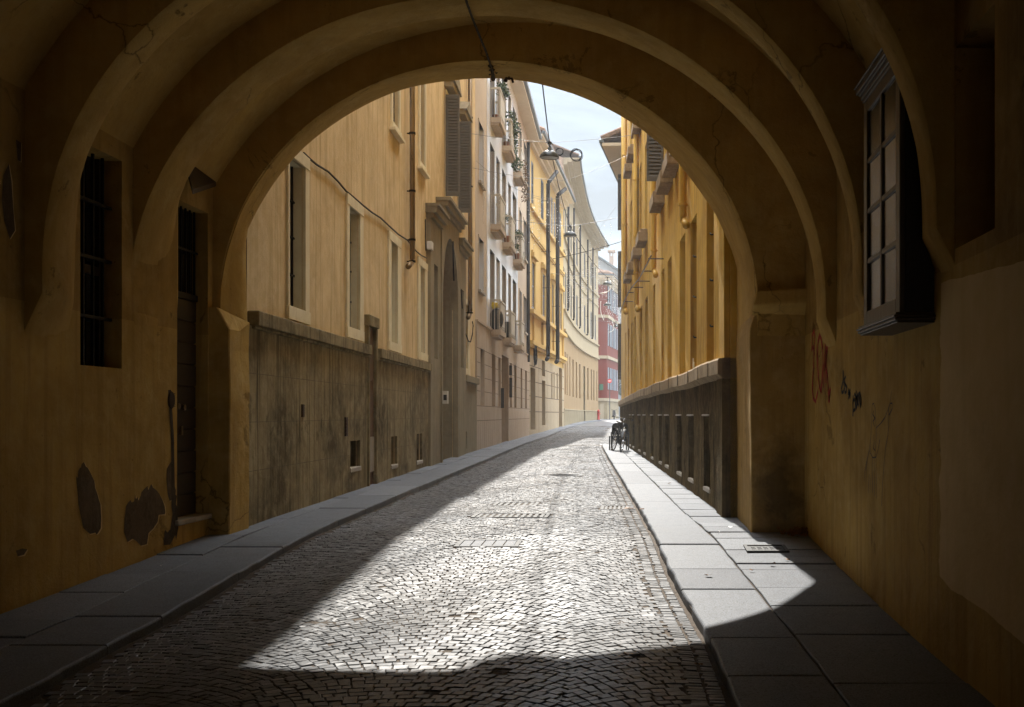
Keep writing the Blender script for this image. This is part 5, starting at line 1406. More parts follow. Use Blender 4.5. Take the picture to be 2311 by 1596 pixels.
# ================================================================== STREET LAMPS ON SPAN WIRES
def lamp_parts(label):
    t = thing('street_lamp', label, 'street lamp', (0, 0, 0), 'pendant lamps hung over the street')
    m = MB(); m.lathe((0, 0, 0), [(.02, .27), (.055, .265), (.065, .20), (.075, .185), (.13, .165), (.19, .13), (.24, .085), (.275, .03), (.288, -.01), (.285, -.03), (.265, -.035), (.25, -.02), (.23, .04), (.06, .10)], 28)
    m.build('lamp_shade', 'lamp_enamel', t, smooth=True)
    m = MB(); m.lathe((0, 0, 0), [(.245, -.018), (.20, -.035), (.10, -.05), (.001, -.055)], 24); m.build('diffuser', 'lamp_glass', t, smooth=True)
    m = MB(); m.tube([(0, 0, .25), (0, 0, .40)], .018, 8); m.box(-.05, .05, -.035, .035, .36, .44); m.tube([(-.16, 0, .37), (-.08, 0, .42), (.08, 0, .42), (.16, 0, .37)], .012, 6); m.build('hanger', 'black_iron', t)
    for o in t.children:       # part meshes were lifted by EYE; they are modelled round the lamp's own origin
        o.data.transform(__import__('mathutils').Matrix.Translation((0, 0, 0)))
    return t
LAMPS = [(-1.75, 15.81, 7.3), (-2.58, 30.7, 7.46), (-2.99, 46.5, 7.85), (-1.86, 63.5, 7.8), (-2.24, 77, 7.95), (-2.0, 95, 7.9)]
LLAB = ['black pendant street lamp hung just beyond the arch, out of sight above it',
        'largest black pendant street lamp, hanging beside a coil of spare cable', 'black pendant street lamp second along the street, in front of the curved building',
        'black pendant street lamp hanging before the red building eave, white rope light beside it', 'black pendant street lamp below and beyond the one at the red eave', 'smallest farthest pendant street lamp near the shutters of the red building']
base = lamp_parts(LLAB[1])
for i, (x, y, z) in enumerate(LAMPS):
    o = base if i == 1 else copy_tree(base)
    o.location = (x, y, z + EYE); o['label'] = LLAB[i]
    o.rotation_euler = (R(random.uniform(-3, 3)), R(random.uniform(-3, 3)), R(random.uniform(0, 90)))
def sagline(a, b, sag, n=24):
    a, b = Vector(a), Vector(b)
    return [tuple(a.lerp(b, t) - Vector((0, 0, 4 * sag * t * (1 - t)))) for t in np.linspace(0, 1, n + 1)]
def cable(label, pts, r, mat='cable_black', name='span_cable', group=None, cat='cable'):
    m = MB(); m.tube(pts, r, 6); o = m.build(name, mat, None, smooth=True); return tag(o, label, cat, group)
LF = {15.81: F1, 30.7: F1, 46.5: F2, 63.5: F3, 77: F4, 95: F4}
for i, (x, y, z) in enumerate(LAMPS):
    F = LF[y]; yl = y - .3
    u = (yl - F.p[0].y) / (F.p[-1].y - F.p[0].y) * F.len
    L = Vector(F.P(u, z + .62, .02))
    if y < 42: Rr = Vector(FA.P(y - FA0 + 1.2, z + .95, .02))
    elif y < 60: Rr = Vector(FB.P(y - 42.75, z + .9, .02))
    else: Rr = Vector((x + 3.6, y + .5, z + .6))
    top = Vector((x, y, z + .42))
    where = ('over the arch end of the street', 'over the first visible lamp', 'over the second lamp', 'over the lamp by the red eave', 'over the fourth lamp', 'over the farthest lamp')[i]
    cable('thin span wire carrying a street lamp ' + where, sagline(L, top, .03, 10) + sagline(top, Rr, .03, 10)[1:], .006 if y < 40 else .010, 'steel_wire' if y > 25 else 'cable_black')
for i in range(5):
    a, b = Vector(LAMPS[i]) + Vector((0, 0, .42)), Vector(LAMPS[i + 1]) + Vector((0, 0, .42))
    cable(('twisted supply cable running from the arch down to the first visible lamp', 'supply cable strung between the first and second lamps', 'supply cable strung between the second and third lamps',
           'supply cable strung between the third and fourth lamps', 'supply cable strung between the fourth and farthest lamps')[i],
          sagline(a, b, .25 if i else .05, 30), .016 if i == 0 else .014, 'cable_black', 'supply_cable')
def coil(c, r, n, label, axis='y', name='cable_coil', th=.008):
    m = MB(); pts = []
    for k in range(n * 26 + 1):
        a = 2 * math.pi * k / 26; rr = r * (1 + .12 * math.sin(k * .21) + .05 * math.sin(k * .6))
        if axis == 'y': pts.append((c[0] + rr * math.cos(a), c[1] + .04 * math.sin(k * .17), c[2] + rr * math.sin(a)))
        else: pts.append((c[0] + .04 * math.sin(k * .17) + .03, c[1] + rr * math.cos(a), c[2] + rr * math.sin(a)))
    m.tube(pts, th, 5); return tag(m.build(name, 'cable_black', None, smooth=True), label, 'cable coil')
coil((-1.80, 30.8, 7.54), .165, 5, 'round coil of spare black cable hanging right of the largest lamp')
coil((-2.28, 30.75, 7.62), .10, 3, 'small tangled cable loop between the largest lamp and the big coil')
q = F3.P(u3(1202), 3.2, .12); coil((q[0], q[1], q[2] - .1), .48, 6, 'thick cable coil hung on the yellow building beside its corner pipe', 'x', th=.022)

# ---- festive light strings
def lights(label, a, b, sag, ndrop, lo, hi, r=.007, name='string_lights', br=.013):
    t = thing(name, label, 'string lights', ((a[0] + b[0]) / 2, (a[1] + b[1]) / 2, (a[2] + b[2]) / 2), 'unlit festive light strings across the street')
    P = sagline(a, b, sag, 40)
    m = MB(); m.tube(P, r * .7, 5); m.build('wire', 'steel_wire', t)
    for k in range(ndrop):
        f = (k + .5 + random.uniform(-.3, .3)) / ndrop * .999; i = int(f * 40); p = Vector(P[i]); L = random.uniform(lo, hi)
        m = MB(); n = max(3, int(L / .13)); q = []
        for j in range(n + 1): q.append((p.x + random.gauss(0, .012), p.y + random.gauss(0, .012), p.z - L * j / n))
        m.tube(q, r * .35, 4, 0)
        for j in range(1, n + 1):
            if random.random() < .75: m.ball((q[j][0] + random.gauss(0, .02), q[j][1], q[j][2]), br * random.uniform(.6, 1.2), 4, 1)
        m.build('drop', ['steel_wire', 'bulb_plastic'], t)
    return t
fa_ = lambda y, z: FA.P(y - FA0, z, .03)
def lp(F, px, z, d=.03): return F.P(F.u(px, d), z, d)
lights('string of unlit icicle lights over the white building balconies below the largest lamp', lp(F2, 1075, 7.9), (-2.6, 36, 7.35), .35, 14, .6, 2.0)
lights('string of unlit icicle lights in front of the yellow building shutters', (-4.9, 46, 9.6), (-3.3, 45.8, 9.4), .2, 12, .6, 2.6)
lights('string of unlit icicle lights against the open sky near the curved eave', (-3.5, 72, 11.7), FB.P(11, 13.2, -.2), .3, 9, .5, 2.4, .010, br=.016)
lights('string of unlit icicle lights before the pipes of the curved building', (-4.9, 72, 9.9), (-2.6, 72, 10.6), .4, 12, .6, 2.8, .010, br=.022)
lights('string of unlit icicle lights glittering before the upper red wall', (-3.6, 84, 11.3), (-.9, 84, 11.2), .35, 16, .6, 2.8, .010, br=.024)
lights('string of unlit icicle lights glittering low before the red building shutters', (-2.9, 88, 9.4), (-1.4, 88, 9.2), .3, 12, .5, 2.6, .010, br=.024)
for k, (a, b, lab) in enumerate((((1377, 634), (1355, 662), 'white curved rope light hanging by the lamp at the red eave'), ((1356, 680), (1363, 723), 'white rope light drooping before the upper red wall'),
                                 ((1382, 726), (1374, 750), 'lowest short white rope light before the red building'), ((1308, 513), (1297, 547), 'pale rope light trailing from the second lamp'))):
    Y = (66, 82, 90, 47)[k]
    A, B = [((px - CX) / FPX * Y, Y, (CY - py) / FPX * Y) for px, py in (a, b)]
    A, B = Vector(A), Vector(B); n_ = Vector((.25, 0, -.2)) if k in (0, 2) else Vector((-.12, 0, -.1))
    pts = [tuple(A.lerp(B, t) + n_ * math.sin(math.pi * t)) for t in np.linspace(0, 1, 12)]
    cable(lab, pts, .024 if k < 3 else .015, 'rope_white', 'rope_light', cat='rope light')
cable('thin cable spanning from the yellow building pipe to the amber side', sagline(lp(F3, 1245, 9.3), FB.P(13, 9.6, .0), .12), .016, 'cable_black')
cable('thin cable spanning low from the curved building towards the far lamp', sagline(lp(F4, 1272, 9.2), (-.6, 84, 9.0), .3), .014, 'steel_wire')
cable('second thin wire slung below the largest lamp across the street', sagline(lp(F1, 1062, 7.35), (-2.2, 31.5, 6.95), .06) + sagline((-2.2, 31.5, 6.95), fa_(35, 8.6), .05)[1:], .005, 'steel_wire')

# ---- cables on the ochre front and inside the passage
z2 = lambda x, y: (541.6 + x / 2.21, 120.4 + y / 2.21)
pts = []
for (x, y) in ((318, 497), (350, 528), (385, 557), (440, 590), (490, 640), (530, 688), (560, 712), (610, 755), (660, 795), (703, 822), (745, 862), (790, 903), (835, 932), (880, 988), (905, 1008), (932, 1022)):
    px, py = z2(x, y); pts.append(F1.P(uf(px, .03), F1.z(px, py, .03), .03))
cable('dusty bundled cable sagging along the ochre wall above its window slits', pts, .014, 'cable_dusty', 'facade_cable')
pts = []
for (px, py) in ((960, 495), (960, 540), (961, 566)): pts.append(F1.P(uf(px, .05), F1.z(px, py, .05), .05))
cable('thin black cable dropping beside the portal pilaster to a white box', pts, .012, name='facade_cable')
pts = []
for (px, py) in ((1022.5, 545), (1023, 590), (1024.5, 634)): pts.append(F1.P(uf(px, .2), F1.z(px, py, .2), .2))
cable('short black cable hanging on the right edge of the stone portal', pts, .02, name='facade_cable')
pts = []
for (px, py) in ((1039, 636), (1042, 675), (1045, 720), (1050, 750), (1057, 770), (1062, 772), (1066, 755), (1068, 735), (1066, 726)): pts.append(F1.P(uf(px, .06), F1.z(px, py, .06), .06))
cable('loose loop of black cable drooping between the portal and the second downpipe', pts, .016, name='facade_cable')
z7 = lambda x, y: ((1700 + x / 4.836) / 1.6616, (y / 4.836) / 1.6616)
pts = []
for i, (x, y) in enumerate(((180, -120), (245, 40), (300, 200), (355, 350), (410, 490), (470, 640), (530, 790), (590, 930), (640, 1080), (690, 1230), (715, 1330), (722, 1440))):
    px, py = z7(x, y); t = i / 11; Y = 8.6 + (11.35 - 8.6) * t
    pts.append(((px - CX) / FPX * Y, Y, (CY - py) / FPX * Y))
m = MB(); P2 = []
for a, b in zip(pts, pts[1:]):
    for k in range(8): P2.append(Vector(a).lerp(Vector(b), k / 8))
P2.append(Vector(pts[-1]))
m.tube(P2, [.011 + .005 * mnoise.noise(Vector((k * .7, 0, 0))) + (.014 * max(0, (k - 74) / 14)) for k in range(len(P2))], 7)
dc = tag(m.build('hanging_cable', 'cable_dusty', None, smooth=True), 'thick dusty old cable hanging under the vault and ending at the crown of the arch', 'cable')
for _ in range(40):
    pass
m = MB()
c0 = Vector(P2[-1])
for _ in range(90):
    k = random.random(); p = P2[-1 - int(k * 18)]; m.leaf(p + Vector((random.gauss(0, .016), random.gauss(0, .016), random.gauss(0, .016))), .028)
m.build('fluff', 'cable_dusty', dc)
px, py = z7(1010, 1450); Y = 11.6; c = Vector(((px - CX) / FPX * Y, Y, (CY - py) / FPX * Y)); m = MB()
m.tube([c + Vector((-.05, 0, -.02)), c + Vector((-.03, 0, .02)), c + Vector((0, 0, .01)), c + Vector((.03, 0, .015)), c + Vector((.045, 0, -.03))], .014, 6); m.ball(c + Vector((-.035, 0, -.005)), .022, 5)
m.tube([c + Vector((0, 0, .0)), c + Vector((0, .0, .10))], .008, 6)
tag(m.build('iron_hook', 'rusty_iron'), 'small rusty iron hook under the crown of the exit arch beside the cable end', 'hook')

# ================================================================== BOX WINDOW ON THE RIGHT WALL
bx = thing('box_window', 'dark wooden glazed box window with eight small panes mounted on the right passage wall', 'window', (1.59, 6.55, .5))
X0, X1, YA, YBx, ZA, ZB = 1.492, 1.69, 6.06, 7.03, .585, 2.06
m = MB(); m.box(X0 + .03, X1, YA, YA + .03, ZA, ZB); m.box(X0 + .03, X1, YBx - .03, YBx, ZA, ZB); m.box(X0 + .03, X1, YA + .031, YBx - .031, ZA, ZA + .03); m.box(X0 + .03, X1, YA + .031, YBx - .031, ZB - .03, ZB); m.box(X1 - .02, X1 - .002, YA + .031, YBx - .031, ZA + .031, ZB - .031)
m.build('carcass', 'cabinet_wood', bx, bevel=.005)
m = MB()
m.box(X0, X0 + .03, YA, YA + .10, ZA, ZB); m.box(X0, X0 + .03, YBx - .10, YBx, ZA, ZB); m.box(X0, X0 + .029, YA + .10, YBx - .10, ZA, ZA + .09); m.box(X0, X0 + .029, YA + .10, YBx - .10, ZB - .08, ZB)
ym = (YA + YBx) / 2; zb = np.linspace(ZA + .09, ZB - .08, 5)
m.box(X0 + .002, X0 + .028, ym - .022, ym + .022, ZA + .09, ZB - .08)
for z in zb[1:-1]: m.box(X0 + .003, X0 + .027, YA + .10, ym - .022, z - .016, z + .016); m.box(X0 + .003, X0 + .027, ym + .022, YBx - .10, z - .016, z + .016)
m.build('sash_frame', 'cabinet_frame', bx, bevel=.006)
for i in range(4):
    for (a, b) in ((YA + .10, ym - .022), (ym + .022, YBx - .10)):
        m = MB(); tl = random.uniform(-.004, .004); z0_, z1_ = zb[i] + (.016 if i else 0), zb[i + 1] - (.016 if i < 3 else 0)
        m.quad((X0 + .016 + tl, a, z0_), (X0 + .016 - tl, b, z0_), (X0 + .016 - tl, b, z1_), (X0 + .016 + tl, a, z1_)); m.build('pane', 'cabinet_glass', bx)
def mould(z, steps, name, sgn):
    m = MB(); zz_ = z
    for h, o in steps:
        a, b = (zz_, zz_ + h) if sgn > 0 else (zz_ - h, zz_)
        m.box(X0 - o, X1 - .001, YA - o, YBx + o, a, b); zz_ += sgn * (h + .0006)
    m.build(name, 'cabinet_frame', bx, bevel=.006)
mould(ZB + .001, ((.02, .008), (.03, .018), (.012, .03), (.04, .045), (.012, .055)), 'cornice', 1)
mould(ZA - .001, ((.014, .03), (.014, .042), (.018, .034), (.012, .02)), 'sill', -1)

# ================================================================== BICYCLE AND CHAIR
def xf(pts, org, yaw, roll=0.0):
    cy_, sy_ = math.cos(yaw), math.sin(yaw); out = []
    for x, y, z in pts:
        x, z = x * math.cos(roll) + z * math.sin(roll), -x * math.sin(roll) + z * math.cos(roll)
        out.append((org[0] + x * cy_ - y * sy_, org[1] + x * sy_ + y * cy_, org[2] + z))
    return out
BO = ground_at(1401, 1020.5, 0.002); BZ = G(BO[1]) + .004
bike = thing('bicycle', 'dark city bicycle parked at the end of the right sidewalk against a chair', 'bicycle', (BO[0], BO[1], BZ))
YAW, ROLL = R(14), R(11)
def T(p): return xf([p], (BO[0], BO[1], BZ), YAW, ROLL)[0]
rw = .335
def wheel(cy_, steer, name='wheel'):
    def W(a, r_, off=0.0):
        y, z = r_ * math.cos(a), rw + r_ * math.sin(a)
        x = off
        x, y = x * math.cos(steer) - y * math.sin(steer), x * math.sin(steer) + y * math.cos(steer)
        return T((x, cy_ + y, z))
    m = MB(); n = 40
    m.tube([W(2 * math.pi * k / n, rw - .018) for k in range(n + 1)], .019, 8, cap=False); w = m.build('wheel', 'rubber', bike, smooth=True)
    m = MB(); m.tube([W(2 * math.pi * k / n, rw - .045) for k in range(n + 1)], .011, 6, cap=False); m.tube([W(0, 0, -.05), W(0, 0, .05)], .022, 8)
    for k in range(28): m.tube([W(2 * math.pi * k / 28, .02, .03 * (-1) ** k), W(2 * math.pi * (k + .6 * (-1) ** (k // 2)) / 28, rw - .045)], .0022, 4)
    m.build('rim', 'chrome', w)
    m = MB()
    for k in range(17):
        a, b = math.pi * (.02 + .060 * k), math.pi * (.02 + .060 * (k + 1))
        m.quad(W(a, rw + .022, -.03), W(a, rw + .022, .03), W(b, rw + .022, .03), W(b, rw + .022, -.03)); m.quad(W(a, rw + .022, -.03), W(b, rw + .022, -.03), W(b, rw + .002, -.036), W(a, rw + .002, -.036)); m.quad(W(a, rw + .022, .03), W(b, rw + .022, .03), W(b, rw + .002, .036), W(a, rw + .002, .036))
    m.build('mudguard', 'bike_paint', bike)
wheel(0.0, R(-22)); wheel(1.06, 0)
m = MB(); tb = lambda a, b, r_: m.tube([T(a), T(b)], r_, 8)
HT, HB, BBk, STp = (0, .33, .86), (0, .26, .68), (0, .62, .29), (0, .80, .82)
tb(HT, HB, .021); tb(HB, BBk, .019); tb((0, .31, .76), (0, .69, .50), .016); tb(BBk, STp, .017)
for s in (-1, 1): tb((s * .02, .62, .29), (s * .055, 1.06, rw), .011); tb((s * .02, .76, .68), (s * .055, 1.06, rw), .010); m.tube([T((s * .05 * math.cos(.3), .30 - .04, .66)), T((s * .05, .16, .5)), T((s * .05, 0.0, rw))], .012, 8)
m.build('frame', 'bike_paint', bike, smooth=True)
m = MB(); m.tube([T((0, .34, .84)), T((0, .36, 1.0))], .013, 8); m.tube([T((-.30, .50, 1.02)), T((-.24, .40, 1.04)), T((-.1, .33, 1.01)), T((.1, .33, 1.01)), T((.24, .40, 1.04)), T((.30, .50, 1.02))], .012, 8); m.build('handlebar', 'chrome', bike, smooth=True)
m = MB()
for s in (-1, 1): m.tube([T((s * .30, .50, 1.02)), T((s * .325, .60, 1.01))], .018, 8); m.tube([T((s * .17, .34, 1.0)), T((s * .26, .36, .985))], .006, 6)
m.build('grip', 'rubber', bike, smooth=True)
m = MB(); c = T((0, .84, .90)); 
def loft(secs, n=12):
    o = len(m.v)
    for (y, w, h, z) in secs:
        for k in range(n): a = 2 * math.pi * k / n; m.v.append(T((w * math.cos(a), y, z + h * math.sin(a))))
    for i in range(len(secs) - 1):
        for k in range(n): k2 = (k + 1) % n; m.f.append([o + i * n + k, o + i * n + k2, o + (i + 1) * n + k2, o + (i + 1) * n + k]); m.mi.append(0)
    m.f.append([o + k for k in range(n)]); m.mi.append(0); m.f.append([o + (len(secs) - 1) * n + k for k in range(n)]); m.mi.append(0)
loft([(.68, .02, .015, .88), (.74, .035, .025, .885), (.84, .07, .035, .89), (.93, .105, .04, .90), (.99, .08, .03, .905)]); m.tube([T((0, .80, .80)), T((0, .83, .88))], .013, 8); m.build('saddle', 'chair_shell', bike, smooth=True)
m = MB(); loft([(.13, .02, .02, .70), (.10, .045, .045, .70), (.04, .05, .05, .70), (.035, .046, .046, .70)]); m.build('headlight', 'chrome', bike, smooth=True)
m = MB()
m.tube([T((.06 + .0, .62 + .09 * math.cos(2 * math.pi * k / 20), .29 + .09 * math.sin(2 * math.pi * k / 20))) for k in range(21)], .01, 6); m.tube([T((.07, .62, .29)), T((.075, .55, .14))], .011, 6); m.tube([T((-.07, .62, .29)), T((-.075, .69, .44))], .011, 6)
m.tube([T((.075, .55, .14)), T((.16, .55, .14))], .02, 6); m.tube([T((-.075, .69, .44)), T((-.16, .69, .44))], .02, 6); m.build('crank', 'chrome', bike)
m = MB()
for x in (-.05, .05): m.hexa([T((.045 + x * .2, .56, .22)), T((.06 + x * .2, .56, .22)), T((.06 + x * .2, 1.06, .29)), T((.045 + x * .2, 1.06, .29)), T((.045 + x * .2, .56, .39)), T((.06 + x * .2, .56, .39)), T((.06 + x * .2, 1.06, .385)), T((.045 + x * .2, 1.06, .385))])
m.build('chain_guard', 'bike_paint', bike)
m = MB()
for x in (-.06, 0, .06): m.tube([T((x, .86, .72)), T((x, 1.32, .72))], .008, 6)
for y in (.88, 1.1, 1.3): m.tube([T((-.06, y, .72)), T((.06, y, .72))], .008, 6)
for s in (-1, 1): m.tube([T((s * .055, 1.06, rw)), T((s * .06, 1.2, .72))], .006, 6)
m.build('rear_rack', 'bike_paint', bike)
m = MB(); m.tube([T((-.03, .70, .27)), T((-.14, .78, .01))], .009, 6); m.build('kickstand', 'chrome', bike)

ch = thing('chair', 'dark shell backed chair with square metal legs standing behind the bicycle', 'chair', (BO[0] + .0, BO[1] + 1.55, BZ))
CO = (-.545 / 29.5 * (BO[1] + 1.6), BO[1] + 1.6, G(BO[1] + 1.6) + .004)
def TC(p): return xf([p], CO, R(9))[0]
def cbox(m, x0, x1, y0, y1, z0, z1): m.hexa([TC(p) for p in ((x0, y0, z0), (x1, y0, z0), (x1, y1, z0), (x0, y1, z0), (x0, y0, z1), (x1, y0, z1), (x1, y1, z1), (x0, y1, z1))])
m = MB(); cbox(m, -.23, .23, -.22, .24, .43, .46); m.build('seat', 'chair_shell', ch, bevel=.02)
m = MB(); n = 10; q0, q1 = [], []
out = [(-.26, .50), (-.25, .74), (-.22, .81), (-.16, .84), (.16, .84), (.22, .81), (.25, .74), (.26, .50), (.21, .47), (-.21, .47)]
for x, z in out: yy = -.235 - (z - .47) * .14 + .05 * (1 - (x / .23) ** 2) * -1; q0.append(TC((x, yy, z))); q1.append(TC((x, yy + .022, z)))
k = len(out); m.add(q0 + q1, [tuple(range(k)), tuple(range(k, 2 * k))[::-1]] + [(i, (i + 1) % k, k + (i + 1) % k, k + i) for i in range(k)]); m.build('backrest', 'chair_shell', ch)
for sx in (-1, 1):
    for (y0, z1) in ((-.23, .56), (.20, .43)):
        m = MB(); cbox(m, sx * .265 - .018, sx * .265 + .018, y0 - .018, y0 + .018, 0, z1); m.build('leg', 'grate_iron', ch)
    m = MB(); cbox(m, sx * .25 - .012, sx * .25 + .012, -.215, .185, .395, .42); m.build('side_rail', 'grate_iron', ch)
m = MB(); cbox(m, -.237, .237, -.242, -.218, .395, .42); cbox(m, -.237, .237, .188, .212, .395, .42); m.build('stretcher', 'grate_iron', ch)

# ================================================================== FAR STREET FURNITURE
Y = 116.0; gx = (1376 - CX) / FPX * Y; gz = (CY - 860) / FPX * Y
sg = thing('no_entry_sign', 'round red no entry sign on a grey pole before the red building', 'road sign', (gx, Y, G(Y) - .06))
m = MB(); m.tube([(gx, Y, G(Y) - .1), (gx, Y, gz + .3)], .045, 8); m.build('pole', 'grate_iron', sg)
def disc(m, cx_, y, cz, r_, th, mi=0):
    n = 28; a = [(cx_ + r_ * math.cos(2 * math.pi * k / n), y, cz + r_ * math.sin(2 * math.pi * k / n)) for k in range(n)]; b = [(x, y + th, z) for x, _, z in a]
    m.add(a + b, [tuple(range(n)), tuple(range(n, 2 * n))[::-1]] + [(k, (k + 1) % n, n + (k + 1) % n, n + k) for k in range(n)], mi)
m = MB(); disc(m, gx, Y - .09, gz, .235, .02, 0); m.box(gx - .17, gx + .17, Y - .096, Y - .0905, gz - .035, gz + .035, 1); m.build('sign_face', ['sign_red', 'sign_white'], sg)
Y = 106.5; hx = (1349.5 - CX) / FPX * Y + .05; hz = G(Y)
hy = thing('hydrant', 'red fire hydrant standing at the end corner of the curved building', 'hydrant', (hx, Y, hz))
m = MB(); m.lathe((hx, Y, hz), [(.001, 0), (.16, 0), (.16, .06), (.11, .08), (.11, .75), (.14, .77), (.14, .84), (.11, .95), (.05, 1.02), (.001, 1.03)], 16); m.build('body', 'red_paint', hy, smooth=True)
m = MB(); m.tube([(hx - .2, Y, hz + .6), (hx + .2, Y, hz + .6)], .06, 10); m.build('outlet', 'red_paint', hy, smooth=True)
Y = 120; px0 = (1386 - CX) / FPX * Y
pk = thing('parked_scooter', 'far dark scooter parked beside the red building', 'scooter', (px0, Y, G(Y) - .06))
m = MB(); g0 = G(Y) - .06
for yy in (-.6, .6): m.tube([(px0, Y + yy + .22 * math.cos(a), g0 + .25 + .22 * math.sin(a)) for a in np.linspace(0, 6.283, 17)], .06, 6)
m.build('wheel', 'rubber', pk); m = MB()
m.hexa([(px0 - .18, Y - .3, g0 + .3), (px0 + .18, Y - .3, g0 + .3), (px0 + .18, Y + .75, g0 + .35), (px0 - .18, Y + .75, g0 + .35), (px0 - .15, Y - .1, g0 + .5), (px0 + .15, Y - .1, g0 + .5), (px0 + .15, Y + .8, g0 + .85), (px0 - .15, Y + .8, g0 + .85)])
m.hexa([(px0 - .2, Y - .6, g0 + .35), (px0 + .2, Y - .6, g0 + .35), (px0 + .2, Y - .45, g0 + .35), (px0 - .2, Y - .45, g0 + .35), (px0 - .16, Y - .5, g0 + 1.0), (px0 + .16, Y - .5, g0 + 1.0), (px0 + .16, Y - .4, g0 + 1.0), (px0 - .16, Y - .4, g0 + 1.0)])
m.build('body', 'bike_paint', pk, bevel=.04); m = MB(); m.tube([(px0 - .33, Y - .4, g0 + 1.08), (px0, Y - .48, g0 + 1.02), (px0 + .33, Y - .4, g0 + 1.08)], .025, 6); m.build('handlebar', 'rubber', pk)

# ================================================================== IRON COVERS AND LITTER
CL = ['small slotted iron drain grate, farther of the close pair in the road', 'wide slotted iron drain grate, nearer of the close pair in the road', 'large framed iron access cover, the nearest in the road',
      'narrow ribbed iron drain grate beside the right kerb', 'distant slotted iron drain grate far up the sunlit road']
for i, (xa, xb, yn, yf) in enumerate(COVER_XY):
    yc = (yn + yf) / 2; zr = float(vroad_z(np.array([(xa + xb) / 2]), np.array([yc]))[0]); sl = (G(yf) - G(yn)) / (yf - yn)
    t = thing('drain_grate' if i != 2 else 'access_cover', CL[i], 'drain grate' if i != 2 else 'manhole cover', ((xa + xb) / 2, yc, zr), 'iron covers set in the cobbles')
    h = lambda y: zr + sl * (y - yc)
    def slab(m, x0, x1, y0, y1, dz0, dz1): m.hexa([(x0, y0, h(y0) + dz0), (x1, y0, h(y0) + dz0), (x1, y1, h(y1) + dz0), (x0, y1, h(y1) + dz0), (x0, y0, h(y0) + dz1), (x1, y0, h(y0) + dz1), (x1, y1, h(y1) + dz1), (x0, y1, h(y1) + dz1)])
    m = MB(); b = .045
    slab(m, xa, xb, yn, yn + b, -.03, .003); slab(m, xa, xb, yf - b, yf, -.03, .003); slab(m, xa, xa + b, yn + b, yf - b, -.03, .003); slab(m, xb - b, xb, yn + b, yf - b, -.03, .003)
    m.build('frame', 'grate_iron', t)
    m = MB()
    if i != 2:
        n = max(5, int((xb - xa - 2 * b) / .075)); w = (xb - xa - 2 * b) / n
        for k in range(n): slab(m, xa + b + k * w + w * .22, xa + b + k * w + w * .78, yn + b + .012, yf - b - .012, -.03, .001)
        slab(m, xa + b, xb - b, yc - .02, yc + .02, -.03, -.001); slab(m, xa + b, xb - b, yn + b, yf - b, -.06, -.035)
        m.build('bars', 'grate_iron', t)
    else:
        n = 5; w = (xb - xa - 2 * b) / n
        for k in range(n): slab(m, xa + b + k * w + .006, xa + b + (k + 1) * w - .006, yn + b + .006, yf - b - .006, -.03, .0 + .001 * (k % 2))
        m.build('plate', 'granite_slab', t)
xa, yn = ground_at(1686, 1247, 0); xb, _ = ground_at(1782, 1247, 0); yf = yn + .34; zc = G((yn + yf) / 2)
t = thing('access_cover', 'small framed iron access cover in the right sidewalk by the pier shadow', 'manhole cover', ((xa + xb) / 2, (yn + yf) / 2, zc))
m = MB(); hx_ = lambda x0, x1, y0, y1, d0, d1: m.hexa([(x0, y0, G(y0) + d0), (x1, y0, G(y0) + d0), (x1, y1, G(y1) + d0), (x0, y1, G(y1) + d0), (x0, y0, G(y0) + d1), (x1, y0, G(y0) + d1), (x1, y1, G(y1) + d1), (x0, y1, G(y1) + d1)])
for a in ((xa, xb, yn, yn + .03), (xa, xb, yf - .03, yf), (xa, xa + .03, yn + .03, yf - .03), (xb - .03, xb, yn + .03, yf - .03)): hx_(*a, -.01, .016)
m.build('frame', 'grate_iron', t); m = MB(); hx_(xa + .035, xb - .035, yn + .035, yf - .035, -.01, .007)
for k in range(5):
    for j in range(3): x = xa + .06 + k * (xb - xa - .1) / 5; y = yn + .06 + j * .08; hx_(x, x + .035, y, y + .05, .0072, .012)
m.build('plate', 'grate_iron', t)

def leafpile(label, ctr, n, spread, size, mat, name='leaf_litter'):
    m = MB()
    for _ in range(n):
        x, y = random.gauss(ctr[0], spread[0]), random.gauss(ctr[1], spread[1]); y = min(y, ctr[1] + .06)
        m.leaf((x, y, G(y) + .006 + random.random() * spread[2]), size)
    o = m.build(name, mat); tag(o, label, 'leaves', None, 'stuff'); return o
leafpile('orange dry leaves drifted into the corner behind the right pier', (1.58, 10.60), 150, (.07, .06, .05), .045, 'orange_leaf')
def scrap(label, px, py, size, mat, name, cat, dz=0.0, n=1):
    x, y = ground_at(px, py, dz); m = MB()
    for _ in range(n):
        a = random.uniform(0, 6.28); z = G(y) + dz + .006
        pts = []
        for k in range(7):
            b = a + k * .9; r_ = size * random.uniform(.6, 1.0) * (1 if k % 2 else .7); pts.append((x + r_ * math.cos(b) + random.gauss(0, .01), y + r_ * math.sin(b) * .9, z + random.uniform(0, .022)))
        c = (x, y, z + .012); m.add([c] + pts, [(0, k + 1, (k + 1) % 7 + 1) for k in range(7)])
    tag(m.build(name, mat), label, cat)
scrap('curled dry leaf on the second joint of the right sidewalk slabs', 1776, 1266, .035, 'dead_leaf', 'dry_leaf', 'leaf')
scrap('dry leaf just in front of the split slab on the right sidewalk', 1743, 1275.5, .04, 'dead_leaf', 'dry_leaf', 'leaf')
scrap('dry leaf beside the inner edge of the kerb strip, right sidewalk', 1695, 1290, .03, 'dead_leaf', 'dry_leaf', 'leaf')
scrap('lone dry leaf in the middle of the short kerb slab', 1599, 1303, .035, 'dead_leaf', 'dry_leaf', 'leaf')
scrap('small dry leaf on the kerb strip near the road drain', 1449, 1152, .035, 'dead_leaf', 'dry_leaf', 'leaf')
